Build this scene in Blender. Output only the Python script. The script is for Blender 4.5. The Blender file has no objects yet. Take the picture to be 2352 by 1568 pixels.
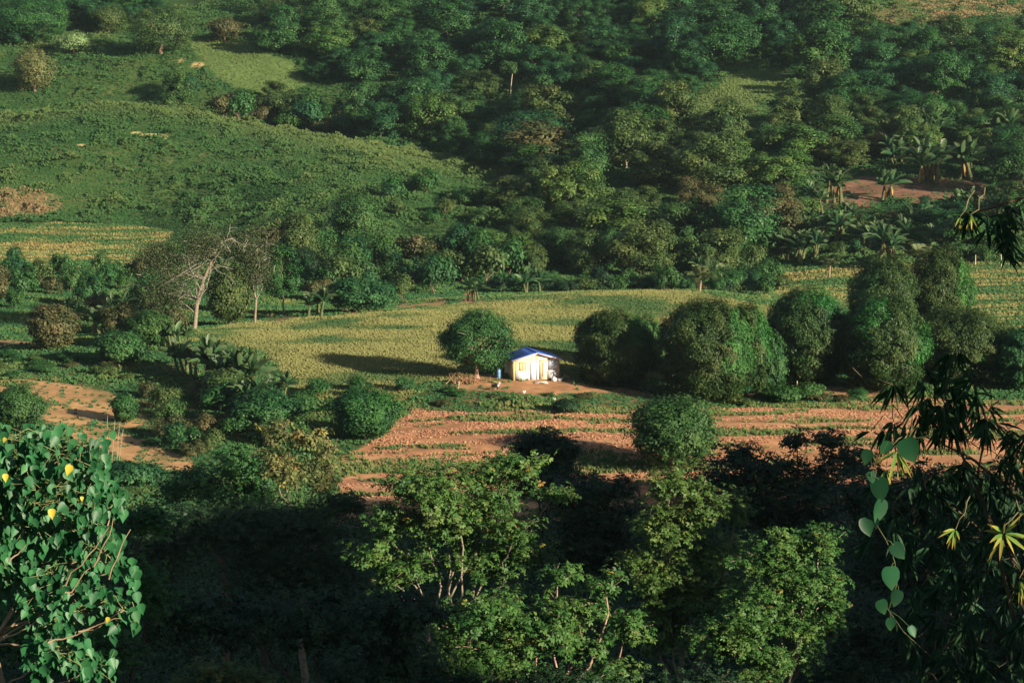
import bpy, math
import numpy as np
from mathutils import Vector, Matrix

# ------------------------------------------------------------------ camera, world, sun
S = bpy.context.scene
COL = S.collection
CAM_Z, PITCH, FD = 39.2, math.radians(8.0), 5619.0      # FD: focal length for a picture 2352 wide
cam = bpy.data.cameras.new("camera"); cam.lens = 36.0 * FD / 2352.0; cam.sensor_width = 36.0
cam.clip_start = 0.5; cam.clip_end = 3000
camo = bpy.data.objects.new("camera", cam); COL.objects.link(camo)
camo.location = (0, 0, CAM_Z); camo.rotation_euler = (math.radians(90) - PITCH, 0, 0)
S.camera = camo
SUN_AZ, SUN_EL = math.radians(128), math.radians(17)     # azimuth clockwise from +Y
W = bpy.data.worlds.new("World"); S.world = W; W.use_nodes = True
nt = W.node_tree; nt.nodes.clear()
sky = nt.nodes.new("ShaderNodeTexSky"); sky.sky_type = 'NISHITA'; sky.sun_disc = False
sky.sun_elevation = SUN_EL; sky.sun_rotation = SUN_AZ
bg = nt.nodes.new("ShaderNodeBackground"); bg.inputs[1].default_value = 0.05
wo = nt.nodes.new("ShaderNodeOutputWorld")
nt.links.new(sky.outputs[0], bg.inputs[0]); nt.links.new(bg.outputs[0], wo.inputs[0])
sun = bpy.data.lights.new("sun", 'SUN'); sun.energy = 5.0; sun.angle = math.radians(0.5); sun.color = (1.0, 0.86, 0.66)
suno = bpy.data.objects.new("sun", sun); COL.objects.link(suno)
TOSUN = Vector((math.sin(SUN_AZ) * math.cos(SUN_EL), math.cos(SUN_AZ) * math.cos(SUN_EL), math.sin(SUN_EL)))
suno.rotation_euler = TOSUN.to_track_quat('Z', 'Y').to_euler()
S.view_settings.view_transform = 'Standard'; S.view_settings.look = 'None'
S.view_settings.exposure = 1.05; S.view_settings.gamma = 1.0
S.cycles.max_bounces = 5; S.cycles.transparent_max_bounces = 4; S.cycles.transmission_bounces = 3
S.cycles.diffuse_bounces = 1; S.cycles.volume_bounces = 0
HAZE = 0.00008

RNG = np.random.default_rng(7)
T0 = np.array(TOSUN)

# ------------------------------------------------------------------ noise
def _hash(ix, iy, s):
    h = (ix.astype(np.int64) * 374761393 + iy.astype(np.int64) * 668265263 + s * 974711) & 0x7fffffff
    h = ((h ^ (h >> 13)) * 1274126177) & 0x7fffffff
    return ((h ^ (h >> 16)) & 0xffff) / 65535.0
def noise(x, y, s=0):
    x = np.asarray(x, float); y = np.asarray(y, float)
    ix, iy = np.floor(x), np.floor(y); fx, fy = x - ix, y - iy
    fx = fx * fx * (3 - 2 * fx); fy = fy * fy * (3 - 2 * fy)
    a, b = _hash(ix, iy, s), _hash(ix + 1, iy, s); c, d = _hash(ix, iy + 1, s), _hash(ix + 1, iy + 1, s)
    return (a * (1 - fx) + b * fx) * (1 - fy) + (c * (1 - fx) + d * fx) * fy - 0.5
def fbm(x, y, s=0, o=4):
    r, a = 0, 1.0
    for k in range(o):
        r = r + a * noise(x * 2 ** k, y * 2 ** k, s + k * 17); a *= .5
    return r

# ------------------------------------------------------------------ terrain heights
YS = np.array([-60, 0, 20, 60, 110, 160, 205, 235, 252, 275, 295, 315, 330, 345, 360, 385, 410, 440, 460, 480, 500, 530, 560, 600, 700, 900.])
NEAR = [50, 37.5, 27, 10.5, 1.5, -3, -3.6]
HT = {
 -400: [-1.5,-1,-.5,-.7,-1,-1,-.8,-.3,1.2,4.5,11,14,14,16,24,31,38,60,80],
 0:    [-1.5,-1,-.5,-.7,-1,-1,-.8,-.3,1.0,4.5,13.3,17.2,13.5,14.5,24,31.5,38,60,80],
 400:  [-2.2,-1,1.0,-.6,-1.3,-1.2,-1,-.5,1.0,4.2,13.8,18.6,14,14.5,27,31.5,38,60,80],
 800:  [-2.0,-.3,.6,.9,-.8,-1.6,-1.5,-1,2,7.5,13.3,12.2,10.5,16,28,36,44,66,88],
 1200: [-1.3,.0,.4,.6,.6,-.8,-1.6,-1.5,2,6.2,8.3,7.6,12,19,28,37,46,68,90],
 1600: [-1.6,-1.4,-.6,.2,1.3,-.4,-2.4,-2,2.5,8,14,18,22.5,27,34,41,52,72,95],
 2000: [-1.6,-1.5,-1.1,-1.1,-1.1,-1.0,-.4,.6,4.5,9,14.5,18.5,22.8,27,34,41,52,72,95],
 2400: [-1.5,-1.4,-.9,-.6,-.6,-.5,0,.6,4.5,9,14.5,18.5,22.8,27,34,41,52,72,95],
 2800: [-1.4,-.9,-.6,-.6,-.6,-.5,0,.6,4.5,9,14.5,18.5,22.8,27,34,41,52,72,95],
}
def pchip(xs, ys, x):
    xs = np.asarray(xs, float); ys = np.asarray(ys, float)
    h = np.diff(xs); d = np.diff(ys) / h; m = np.zeros(len(xs))
    for i in range(1, len(xs) - 1):
        if d[i-1] * d[i] > 0:
            w1, w2 = 2*h[i] + h[i-1], h[i] + 2*h[i-1]; m[i] = (w1 + w2) / (w1 / d[i-1] + w2 / d[i])
    m[0], m[-1] = d[0], d[-1]
    i = np.clip(np.searchsorted(xs, x) - 1, 0, len(xs) - 2); t = np.clip((x - xs[i]) / h[i], 0, 1)
    t2, t3 = t*t, t*t*t
    return (2*t3-3*t2+1)*ys[i] + (t3-2*t2+t)*h[i]*m[i] + (-2*t3+3*t2)*ys[i+1] + (t3-t2)*h[i]*m[i+1]
UC = np.array(sorted(HT))
def base_height(x, y):
    x = np.asarray(x, float); y = np.asarray(y, float); sh = np.broadcast(x, y).shape
    x = np.broadcast_to(x, sh).ravel(); y = np.broadcast_to(y, sh).ravel()
    cols = np.array([pchip(YS, NEAR + HT[u], y) for u in UC])
    u = 1176 + x * FD / np.maximum(y * 1.01, 120)
    t = np.clip((u + 400) / 400.0, 0, len(UC) - 1 - 1e-6); i = np.floor(t).astype(int); f = t - i
    k = np.arange(len(y)); g = lambda j: cols[np.clip(j, 0, len(UC) - 1), k]
    p0, p1, p2, p3 = g(i-1), g(i), g(i+1), g(i+2)
    h = .5 * (2*p1 + (p2-p0)*f + (2*p0-5*p1+4*p2-p3)*f*f + (3*p1-p0-3*p2+p3)*f**3)
    # unseen ridge added at right, crest shaped to shade the valley foot and trees
    r = np.clip((x - 52) / 50, 0, 1) * np.clip((150 - x) / 35, 0, 1); r = r*r*(3-2*r)
    top = np.interp(y, [-60, -45, -35, -22, -15, -9, 22, 28, 34, 38, 46, 54, 73, 98, 127, 138, 150, 159, 175], [56, 58, 72, 70, 67, 43, 42, 40, 42, 56, 56, 54, 53, 46, 37, 34, 27, 18, -3])
    shade_spur = top + 2.6 * noise(x / 9., y / 9., 5) + 2.0 * noise(x / 3.5, y / 3.5, 6)
    h = np.where((y < 185), h + np.maximum(shade_spur - h, 0) * r, h)
    wild = np.clip((y - 345) / 40, 0, 1) + .25
    h = h + wild * (1.1 * fbm(x / 24., y / 24., 11, 3) + .25 * noise(x / 4., y / 4., 12))
    return h.reshape(sh)

def axis(lo, hi, step, far_lo, far_hi, grow=1.12):
    a = list(np.arange(lo, hi, step)); s = step; v = a[-1]
    while v < far_hi: s *= grow; v += s; a.append(v)
    s = step; v = a[0]; b = []
    while v > far_lo: s *= grow; v -= s; b.append(v)
    return np.array(b[::-1] + a)
GX = axis(-95, 95, .62, -210, 210, 1.045); GY = np.concatenate([np.arange(-56, 195, 2.0), axis(195.5, 480, .62, 195, 690, 1.02)])
HG = base_height(GX[None, :], GY[:, None])
def ground(x, y):
    x = np.asarray(x, float); y = np.asarray(y, float)
    i = np.clip(np.searchsorted(GX, x) - 1, 0, len(GX) - 2); j = np.clip(np.searchsorted(GY, y) - 1, 0, len(GY) - 2)
    fx = (x - GX[i]) / (GX[i+1] - GX[i]); fy = (y - GY[j]) / (GY[j+1] - GY[j])
    return (HG[j,i]*(1-fx) + HG[j,i+1]*fx)*(1-fy) + (HG[j+1,i]*(1-fx) + HG[j+1,i+1]*fx)*fy

cp, sp = math.cos(PITCH), math.sin(PITCH)
def project(x, y, z):
    dz = z - CAM_Z; dep = y*cp - dz*sp; up = y*sp + dz*cp
    return 1176 + FD * x / dep, 784 - FD * up / dep, dep
def at(u, v, Y):
    """the point seen at (u, v) that lies Y metres ahead"""
    a = (784 - v) / FD; b = (u - 1176) / FD
    fy, fz = cp + a*sp, -sp + a*cp
    return np.array([b * Y / fy, Y, CAM_Z + fz * Y / fy])
def G(u, v, y0=195.):
    """where the sight line through (u, v) first meets the ground"""
    a = (784 - v) / FD; b = (u - 1176) / FD
    fy, fz = cp + a*sp, -sp + a*cp
    Y = np.arange(y0, 680, .25); X = b * Y / fy; Z = CAM_Z + fz * Y / fy
    g = ground(X, Y); k = np.argmax(g >= Z)
    if not (g >= Z).any(): k = len(Y) - 1
    return np.array([X[k], Y[k], g[k]])

# ------------------------------------------------------------------ zones of the ground, outlined as they lie in the valley
def inside(poly, u, v):
    r = np.zeros(u.shape, bool); n = len(poly)
    for i in range(n):
        (x1, y1), (x2, y2) = poly[i], poly[(i+1) % n]
        if y1 == y2: continue
        c = ((y1 > v) != (y2 > v)) & (u < (x2 - x1) * (v - y1) / (y2 - y1) + x1); r ^= c
    return r
ZONES = [  # name, colour, y range, outline
 ('crop', (.20,.155,.055), (270, 372), [(1740,625),(1850,612),(2000,603),(2352,598),(2900,600),(2900,790),(2352,775),(2200,720),(1950,705),(1790,700),(1740,680)]),
 ('stub', (.20,.155,.055), (335, 425), [(-400,515),(150,512),(300,518),(400,530),(380,560),(370,600),(330,612),(200,612),(120,640),(-400,640)]),
 ('yell', (.215,.20,.07), (245, 332), [(420,785),(470,755),(620,735),(900,715),(1200,680),(1450,660),(1600,672),(1780,708),(1790,760),(1770,850),(1500,875),(1350,850),(1320,882),(1050,872),(930,882),(800,892),(740,905),(690,890),(640,845),(600,810),(500,785)]),
 ('yell', (.25,.20,.055), (235, 262), [(640,880),(760,885),(850,880),(960,900),(900,930),(740,915),(680,910)]),
 ('plow', (.47,.24,.12), (196, 252), [(770,1180),(780,1050),(880,1000),(905,970),(960,940),(1100,948),(1300,936),(1450,938),(1650,938),(1800,930),(1900,925),(2100,915),(2352,920),(2900,925),(2900,1250),(770,1250)]),
 ('dirt', (.42,.225,.115), (235, 262), [(1035,890),(1040,872),(1100,862),(1170,858),(1300,862),(1330,880),(1420,890),(1500,905),(1490,915),(1380,900),(1290,905),(1240,912),(1180,900),(1100,900)]),
 ('dirt', (.46,.27,.125), (205, 262), [(-60,878),(60,872),(180,884),(260,902),(330,955),(300,985),(240,975),(330,1020),(440,1050),(450,1085),(300,1075),(250,1030),(170,1015),(90,955),(-60,920)]),
 ('dirt', (.44,.22,.12), (230, 262), [(1690,880),(1760,870),(1900,885),(2100,905),(2060,915),(1880,915),(1780,905),(1690,912)]),
 ('dirt', (.23,.125,.08), (380, 440), [(1865,460),(1900,440),(1930,415),(1990,405),(2060,415),(2150,400),(2260,410),(2270,470),(2180,455),(2120,470),(2040,455),(1990,480),(1930,475),(1880,480)]),
 ('dirt', (.38,.20,.12), (340, 380), [(755,588),(800,584),(830,590),(820,603),(760,602)]),
 ('dirt', (.42,.27,.12), (300, 380), [(895,708),(930,690),(1000,682),(1035,690),(1020,702),(920,712)]),
 ('dirt', (.40,.22,.12), (290, 370), [(1050,690),(1080,670),(1120,680),(1150,690),(1090,700)]),
 ('dirt', (.36,.20,.11), (290, 340), [(585,722),(640,718),(700,728),(640,742),(590,738)]),
 ('dirt', (.40,.25,.12), (270, 330), [(780,712),(800,700),(830,705),(830,722),(785,725)]),
 ('dirt', (.40,.26,.12), (255, 300), [(-60,780),(30,780),(80,785),(95,800),(30,800),(-60,795)]),
 ('dry', (.17,.15,.06), (490, 640), [(1985,45),(2020,20),(2120,-30),(2500,-60),(2500,60),(2340,40),(2240,40),(2100,58),(2000,60)]),
 ('dirt', (.50,.38,.16), (420, 480), [(303,304),(318,303),(335,307),(372,307),(385,316),(376,320),(366,312),(330,312),(303,309)]),
 ('dirt', (.50,.40,.17), (420, 480), [(185,332),(200,330),(215,333),(200,337),(186,336)]),
 ('dirt', (.46,.32,.15), (480, 560), [(405,140),(416,137),(420,141),(410,147)]),
 ('dirt', (.46,.32,.15), (480, 560), [(438,148),(450,144),(474,143),(474,150),(445,153)]),
 ('dry', (.19,.14,.065), (390, 430), [(-60,430),(60,432),(150,455),(150,480),(80,505),(-60,500)]),
 ('dirt', (.44,.32,.15), (440, 480), [(-20,262),(10,254),(60,244),(90,242),(60,254),(10,266)]),
 ('pale', (.095,.15,.045), (480, 580), [(420,84),(560,98),(680,150),(700,195),(640,235),(560,225),(470,150)]),
 ('pale', (.10,.15,.045), (420, 520), [(1600,230),(1700,160),(1810,160),(1800,215),(1700,260),(1620,270)]),
]
JIT = 5.0
def zone_of(x, y, z=None, jit=1.0):
    z = ground(x, y) if z is None else z
    u, v, _ = project(x, y, z)
    u = u + jit * 2.5 * JIT * fbm(x / 4., y / 5., 31, 3); v = v + jit * JIT * fbm(x / 3., y / 5., 33, 3)
    k = np.full(u.shape, -1)
    for n, (nm, c, yr, poly) in enumerate(ZONES):
        k[(y > yr[0]) & (y < yr[1]) & inside(poly, u, v)] = n
    return k, u, v

# ------------------------------------------------------------------ mesh building
class Buf:
    def __init__(s): s.v, s.q, s.c, s.m, s.n = [], [], [], [], 0
    def add(s, v, q, c=(1, 1, 1), m=0):
        v = np.asarray(v, np.float32).reshape(-1, 3); q = np.asarray(q, np.int64).reshape(-1, 4)
        c = np.asarray(c, np.float32); c = np.broadcast_to(c, (len(v), 3))
        s.v.append(v); s.q.append(q + s.n); s.c.append(c); s.m.append(np.full(len(q), m)); s.n += len(v)
    def mesh(s, name, mats, smooth=False):
        v = np.concatenate(s.v); q = np.concatenate(s.q); c = np.concatenate(s.c); mi = np.concatenate(s.m)
        me = bpy.data.meshes.new(name)
        me.vertices.add(len(v)); me.vertices.foreach_set('co', v.ravel())
        me.loops.add(q.size); me.loops.foreach_set('vertex_index', q.ravel().astype(np.int32))
        me.polygons.add(len(q)); me.polygons.foreach_set('loop_start', np.arange(0, q.size, 4, dtype=np.int32))
        me.polygons.foreach_set('material_index', mi.astype(np.int32))
        if smooth: me.polygons.foreach_set('use_smooth', np.ones(len(q), bool))
        a = me.color_attributes.new('Col', 'FLOAT_COLOR', 'POINT')
        a.data.foreach_set('color', np.concatenate([c, np.ones((len(c), 1), np.float32)], 1).ravel())
        for m in (mats if isinstance(mats, (list, tuple)) else [mats]): me.materials.append(m)
        me.update(); return me

def unit(a): return a / np.maximum(np.linalg.norm(a, axis=-1, keepdims=True), 1e-9)
def rnd_dir(n, rng): return unit(rng.normal(size=(n, 3)))
def tangent(N, rng, droop=0.0):
    D = rnd_dir(len(N), rng); D[:, 2] -= droop
    D = D - N * (D * N).sum(1, keepdims=True); return unit(D)

def diamonds(b, P, D, N, L, Wd, C, m=0):
    n = len(P); L = np.broadcast_to(np.asarray(L, float), (n,))[:, None]; Wd = np.broadcast_to(np.asarray(Wd, float), (n,))[:, None]
    s = unit(np.cross(D, N)) * Wd * .5; mid = P + D * L * .5 + N * L * .06
    V = np.stack([P, mid + s, P + D * L - N * L * .05, mid - s], 1).reshape(-1, 3)
    C = np.broadcast_to(np.asarray(C, float), (n, 3)); b.add(V, np.arange(4 * n).reshape(-1, 4), np.repeat(C, 4, 0), m)
def strips(b, P, D, N, L, Wd, C, prof, bend=.2, m=0, tipc=None, fold=0.0):
    """leaves with an outline prof [(t, half-width share)]; they bend along their length"""
    n = len(P); k = len(prof); L = np.broadcast_to(np.asarray(L, float), (n,))[:, None]; Wd = np.broadcast_to(np.asarray(Wd, float), (n,))[:, None]
    s = unit(np.cross(D, N)); rows = []; cols = []
    C = np.broadcast_to(np.asarray(C, float), (n, 3))
    for t, w in prof:
        c = P + D * L * t * (1 - .25 * bend * t) + np.array([0, 0, -1.]) * L * bend * t * t
        up = N * Wd * w * fold
        rows += [c + s * Wd * w * .5 + up, c, c - s * Wd * w * .5 + up]
        cc = C if tipc is None else C * (1 - t ** 3) + np.asarray(tipc) * t ** 3
        cols += [cc, cc * 1.12, cc]
    V = np.stack(rows, 1).reshape(-1, 3); CC = np.stack(cols, 1).reshape(-1, 3)
    q = []
    for i in range(k - 1):
        a = 3 * i; q += [[a, a+1, a+4, a+3], [a+1, a+2, a+5, a+4]]
    Q = (np.array(q)[None] + (np.arange(n) * 3 * k)[:, None, None]).reshape(-1, 4)
    b.add(V, Q, CC, m)
LANCE = [(0, .12), (.15, .7), (.4, 1), (.75, .6), (1, .03)]
HEART = [(-.16, .62), (0, 1.0), (.28, 1.05), (.6, .66), (.85, .25), (1.05, .02)]
OVAL = [(0, .1), (.2, .75), (.5, 1), (.8, .7), (1, .05)]
BLADE = [(0, .1), (.12, .55), (.35, .95), (.65, 1), (.88, .7), (1, .08)]

def tube(b, pts, rad, C, k=6, m=0):
    pts = np.asarray(pts, float); n = len(pts); rad = np.broadcast_to(np.asarray(rad, float), (n,))
    d = np.gradient(pts, axis=0); d = unit(d); a = np.cross(d, [0.31, .95, .07]); a = unit(a); c = np.cross(d, a)
    th = np.linspace(0, 2*np.pi, k, endpoint=False)
    V = pts[:, None] + rad[:, None, None] * (a[:, None] * np.cos(th)[None, :, None] + c[:, None] * np.sin(th)[None, :, None])
    q = []
    for i in range(n - 1):
        for j in range(k): q.append([i*k+j, i*k+(j+1) % k, (i+1)*k+(j+1) % k, (i+1)*k+j])
    b.add(V.reshape(-1, 3), q, C, m)
def box(b, lo, hi, C=(1, 1, 1), m=0):
    x0, y0, z0 = lo; x1, y1, z1 = hi
    V = [(x0,y0,z0),(x1,y0,z0),(x1,y1,z0),(x0,y1,z0),(x0,y0,z1),(x1,y0,z1),(x1,y1,z1),(x0,y1,z1)]
    b.add(V, [(0,3,2,1),(4,5,6,7),(0,1,5,4),(1,2,6,5),(2,3,7,6),(3,0,4,7)], C, m)
def crooked(p0, p1, r0, r1, rng, wob=.08, n=7):
    p0, p1 = np.array(p0, float), np.array(p1, float); L = np.linalg.norm(p1 - p0); t = np.linspace(0, 1, n)[:, None]
    P = p0 + (p1 - p0) * t; o = np.cumsum(rng.normal(size=(n, 3)) * L * wob / n ** .5, 0); o -= o[-1] * t; o[0] = 0
    return P + o, np.linspace(r0, r1, n)
def branches(b, p, d, L, r, depth, rng, C, spread=.6, kids=3, droop=0.0, taper=.55):
    d = unit(np.asarray(d, float)); e = np.asarray(p) + d * L
    P, R = crooked(p, e, r, r * taper, rng, .12, 5); tube(b, P, R, C, 6 if r > .05 else 4)
    tips = [e]
    if depth > 0:
        for i in range(kids):
            t = rng.uniform(.45, 1) if i else 1; q = P[int(round(t * 4))]
            nd = unit(d + rng.normal(size=3) * spread + np.array([0, 0, .1 - droop]))
            tips += branches(b, q, nd, L * rng.uniform(.55, .8), r * taper * .95, depth - 1, rng, C, spread, kids, droop, taper)
    return tips

# ------------------------------------------------------------------ materials
def new_mat(name):
    m = bpy.data.materials.new(name); m.use_nodes = True; t = m.node_tree; t.nodes.clear()
    return m, t, t.nodes.new, t.links.new
def leaf_mat(name, rough=.55, spec=.25, transl=.22, vary=.35, tint=(1, 1, 1)):
    m, t, N, L = new_mat(name)
    a = N('ShaderNodeAttribute'); a.attribute_name = 'Col'
    oi = N('ShaderNodeObjectInfo'); geo = N('ShaderNodeNewGeometry')
    hs = N('ShaderNodeHueSaturation')
    mr = N('ShaderNodeMapRange'); mr.inputs[3].default_value = .484; mr.inputs[4].default_value = .516; L(oi.outputs['Random'], mr.inputs[0]); L(mr.outputs[0], hs.inputs['Hue'])
    mv = N('ShaderNodeMapRange'); mv.inputs[3].default_value = 1 - vary; mv.inputs[4].default_value = 1 + vary; L(geo.outputs['Random Per Island'], mv.inputs[0])
    L(mv.outputs[0], hs.inputs['Value']); mx = N('ShaderNodeMix'); mx.data_type = 'RGBA'; mx.blend_type = 'MULTIPLY'; mx.inputs[0].default_value = 1
    mx.inputs[7].default_value = (*tint, 1); L(a.outputs['Color'], mx.inputs[6]); L(mx.outputs[2], hs.inputs['Color'])
    p = N('ShaderNodeBsdfPrincipled'); p.inputs['Roughness'].default_value = rough; p.inputs['Specular IOR Level'].default_value = spec
    L(hs.outputs[0], p.inputs['Base Color'])
    tr = N('ShaderNodeBsdfTranslucent'); L(hs.outputs[0], tr.inputs[0]); ms = N('ShaderNodeMixShader'); ms.inputs[0].default_value = transl
    L(p.outputs[0], ms.inputs[1]); L(tr.outputs[0], ms.inputs[2]); o = N('ShaderNodeOutputMaterial'); L(ms.outputs[0], o.inputs[0]); return m
def solid_mat(name, col=None, rough=.8, spec=.2, scale=6.0, amt=.35, bump=.3, metal=0.0, wave=None):
    """plain colour (or the mesh's own Col) broken up by noise"""
    m, t, N, L = new_mat(name); tc = N('ShaderNodeTexCoord')
    nz = N('ShaderNodeTexNoise'); nz.inputs['Scale'].default_value = scale; nz.inputs['Detail'].default_value = 6; L(tc.outputs['Object'], nz.inputs['Vector'])
    mr = N('ShaderNodeMapRange'); mr.inputs[1].default_value = .3; mr.inputs[2].default_value = .7; mr.inputs[3].default_value = 1 - amt; mr.inputs[4].default_value = 1 + amt; L(nz.outputs[0], mr.inputs[0])
    hs = N('ShaderNodeHueSaturation'); L(mr.outputs[0], hs.inputs['Value'])
    if col is None:
        a = N('ShaderNodeAttribute'); a.attribute_name = 'Col'; L(a.outputs['Color'], hs.inputs['Color'])
    else: hs.inputs['Color'].default_value = (*col, 1)
    p = N('ShaderNodeBsdfPrincipled'); p.inputs['Roughness'].default_value = rough; p.inputs['Specular IOR Level'].default_value = spec; p.inputs['Metallic'].default_value = metal
    L(hs.outputs[0], p.inputs['Base Color'])
    if bump:
        bp = N('ShaderNodeBump'); bp.inputs['Strength'].default_value = bump; bp.inputs['Distance'].default_value = .05; L(nz.outputs[0], bp.inputs['Height'])
        if wave:
            wv = N('ShaderNodeTexWave'); wv.inputs['Scale'].default_value = wave; wv.bands_direction = 'Y'; L(tc.outputs['Object'], wv.inputs['Vector'])
            b2 = N('ShaderNodeBump'); b2.inputs['Strength'].default_value = .8; b2.inputs['Distance'].default_value = .04; L(wv.outputs['Fac'], b2.inputs['Height']); L(b2.outputs[0], bp.inputs['Normal'])
        L(bp.outputs[0], p.inputs['Normal'])
    o = N('ShaderNodeOutputMaterial'); L(p.outputs[0], o.inputs[0]); return m
M_LEAF = leaf_mat('foliage', transl=.15, vary=.2); M_DRYLEAF = leaf_mat('drying_foliage', .7, .15, .2, .4)
M_GLOSS = leaf_mat('glossy_leaves', .45, .3, .22, .25); M_BAMBOO = leaf_mat('bamboo_leaves', .6, .12, .15, .3); M_BANANA = leaf_mat('banana_leaves', .45, .35, .3, .25)
M_BARK = solid_mat('bark', None, .9, .1, 5, .35, .5)
M_GRASS = leaf_mat('grass_blades', .7, .1, .3, .09)
M_SOFT = leaf_mat('creeper_leaves', .7, .1, .25, .07)

# ------------------------------------------------------------------ things
def tag(o, label=None, cat=None, group=None, kind=None):
    if label: o['label'] = label
    if cat: o['category'] = cat
    if group: o['group'] = group
    if kind: o['kind'] = kind
    return o
def put(name, me, parent=None):
    o = bpy.data.objects.new(name, me); COL.objects.link(o)
    if parent: o.parent = parent
    return o
def thing(name, loc, label, cat, group=None, rz=0., sc=(1, 1, 1)):
    o = bpy.data.objects.new(name, None); o.empty_display_size = .5; COL.objects.link(o)
    o.location = tuple(map(float, loc)); o.rotation_euler = (0, 0, rz); o.scale = sc
    return tag(o, label, cat, group)
PLACED = []
def plant(name, proto, loc, label, cat, group=None, rz=0., sc=(1, 1, 1)):
    r = thing(name, loc, label, cat, group, rz, sc)
    for nm, me in proto['parts']: put(nm, me, r)
    PLACED.append(r); return r

# ------------------------------------------------------------------ ground sheet
def build_ground():
    nx, ny = len(GX), len(GY); X, Y = np.meshgrid(GX, GY); Z = HG
    k, u, v = zone_of(X, Y, Z)
    base = np.empty((ny, nx, 3)); n1 = fbm(X / 14., Y / 14., 41, 4); n2 = fbm(X / 2.5, Y / 2.5, 43, 3)
    g0, g1, g2 = np.array([.034, .082, .026]), np.array([.065, .105, .030]), np.array([.13, .12, .05])
    f = np.clip(.5 + n1 * 1.1, 0, 1)[..., None]; base[:] = g0 * (1 - f) + g1 * f
    f = np.clip((n2 - .25) * 2.5, 0, 1)[..., None]; base = base * (1 - f * .6) + g2 * f * .6
    # bank between house and field, and around: weeds over brown soil
    bank = (Y > 232) & (Y < 262); f = np.clip(n2 * 1.5 + .2, 0, .7)[..., None] * bank[..., None]
    base = base * (1 - f) + np.array([.26, .16, .075]) * f
    for n, (nm, c, yr, poly) in enumerate(ZONES):
        mk = k == n
        if not mk.any(): continue
        cc = np.array(c) * (1 + .35 * n2[..., None])
        if nm == 'plow':   # rows of furrows with green left between them
            w = Y + .04 * X; row = .5 + .5 * np.cos(w * 2 * np.pi / 5.6 + 1.6 * noise(X / 14, Y / 30, 51))
            gm = np.clip(row * .45 - .42 + 3.2 * fbm(X / 8., Y / 1.5, 53, 4), 0, 1)[..., None] * .8
            fr = (.5 + .5 * np.cos(w * 2 * np.pi / .75))[..., None] * .22
            cc = cc * (1.05 - fr) * (1 - gm) + np.array([.10, .14, .045]) * gm
            pk = np.clip(fbm(X / 9., Y / 3., 57, 4) * 2.2, 0, 1)[..., None]; cc = cc * (1 - pk * .6) + np.array([.34, .17, .11]) * pk * .6; pk = np.clip(fbm(X / 6., Y / 1.5, 58, 4) * 2.4 - .2, 0, 1)[..., None]; cc = cc * (1 - pk * .5) + np.array([.56, .36, .20]) * pk * .5
        elif nm == 'yell':
            gm = np.clip(.95 * fbm(X / 7., Y / 5., 61, 4) * 2.2 - .05, 0, 1)[..., None]
            cc = cc * (1 - gm * .75) + np.array([.09, .15, .05]) * gm * .75
            far = np.clip((X - 22) / 18, 0, 1)[..., None] * .65; cc = cc * (1 - far) + np.array([.13, .16, .055]) * far
        elif nm in ('crop', 'stub'):
            w = Y + (.02 if nm == 'crop' else -.03) * X; row = .5 + .5 * np.cos(w * 2 * np.pi / (3.4 if nm == 'crop' else 3.9) + 1.2 * noise(X / 18, Y / 30, 71))
            gm = np.clip(.9 * row + .15 + 2.0 * fbm(X / 9., Y / 2.5, 73, 4), 0, 1)[..., None]
            cc = cc * (1 - gm) + np.array([.075, .14, .045]) * gm
            rd = np.clip(fbm(X / 16., Y / 5., 77, 3) * 2.2 - .3, 0, 1)[..., None] * .7; cc = cc * (1 - rd) + np.array([.30, .19, .09]) * rd
        elif nm in ('dirt', 'dry'):
            gm = np.clip(fbm(X / 3., Y / 3., 81, 3) * 2.2 - .2, 0, 1)[..., None] * .7; cc = cc * (1 - gm) + np.array([.10, .13, .05]) * gm
        base = np.where(mk[..., None], cc, base)
    mt = solid_mat('ground_cover_and_soil', None, .95, .05, .9, .22, .35)
    idx = np.arange(nx * ny).reshape(ny, nx)
    Q = np.stack([idx[:-1, :-1], idx[:-1, 1:], idx[1:, 1:], idx[1:, :-1]], -1)
    kq = k[:-1, :-1]; kq = np.where(kq < 0, -1, kq); names = {-1: 'hillside', 'yell': 'grass_field', 'plow': 'ploughed_field', 'dirt': 'bare_soil', 'crop': 'crop_field', 'stub': 'stubble_field', 'dry': 'hillside', 'pale': 'hillside'}
    cls = np.full(kq.shape, 'hillside', object)
    for n, z in enumerate(ZONES): cls[kq == n] = names[z[0]]
    V = np.stack([X, Y, Z], -1).reshape(-1, 3); C = base.reshape(-1, 3)
    for nm in sorted(set(cls.ravel())):
        q = Q[cls == nm]; used, inv = np.unique(q, return_inverse=True); b = Buf(); b.add(V[used], inv.reshape(-1, 4), np.clip(C[used], .01, .8))
        tag(put(nm, b.mesh(nm, mt, True)), kind='structure')
build_ground()

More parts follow.
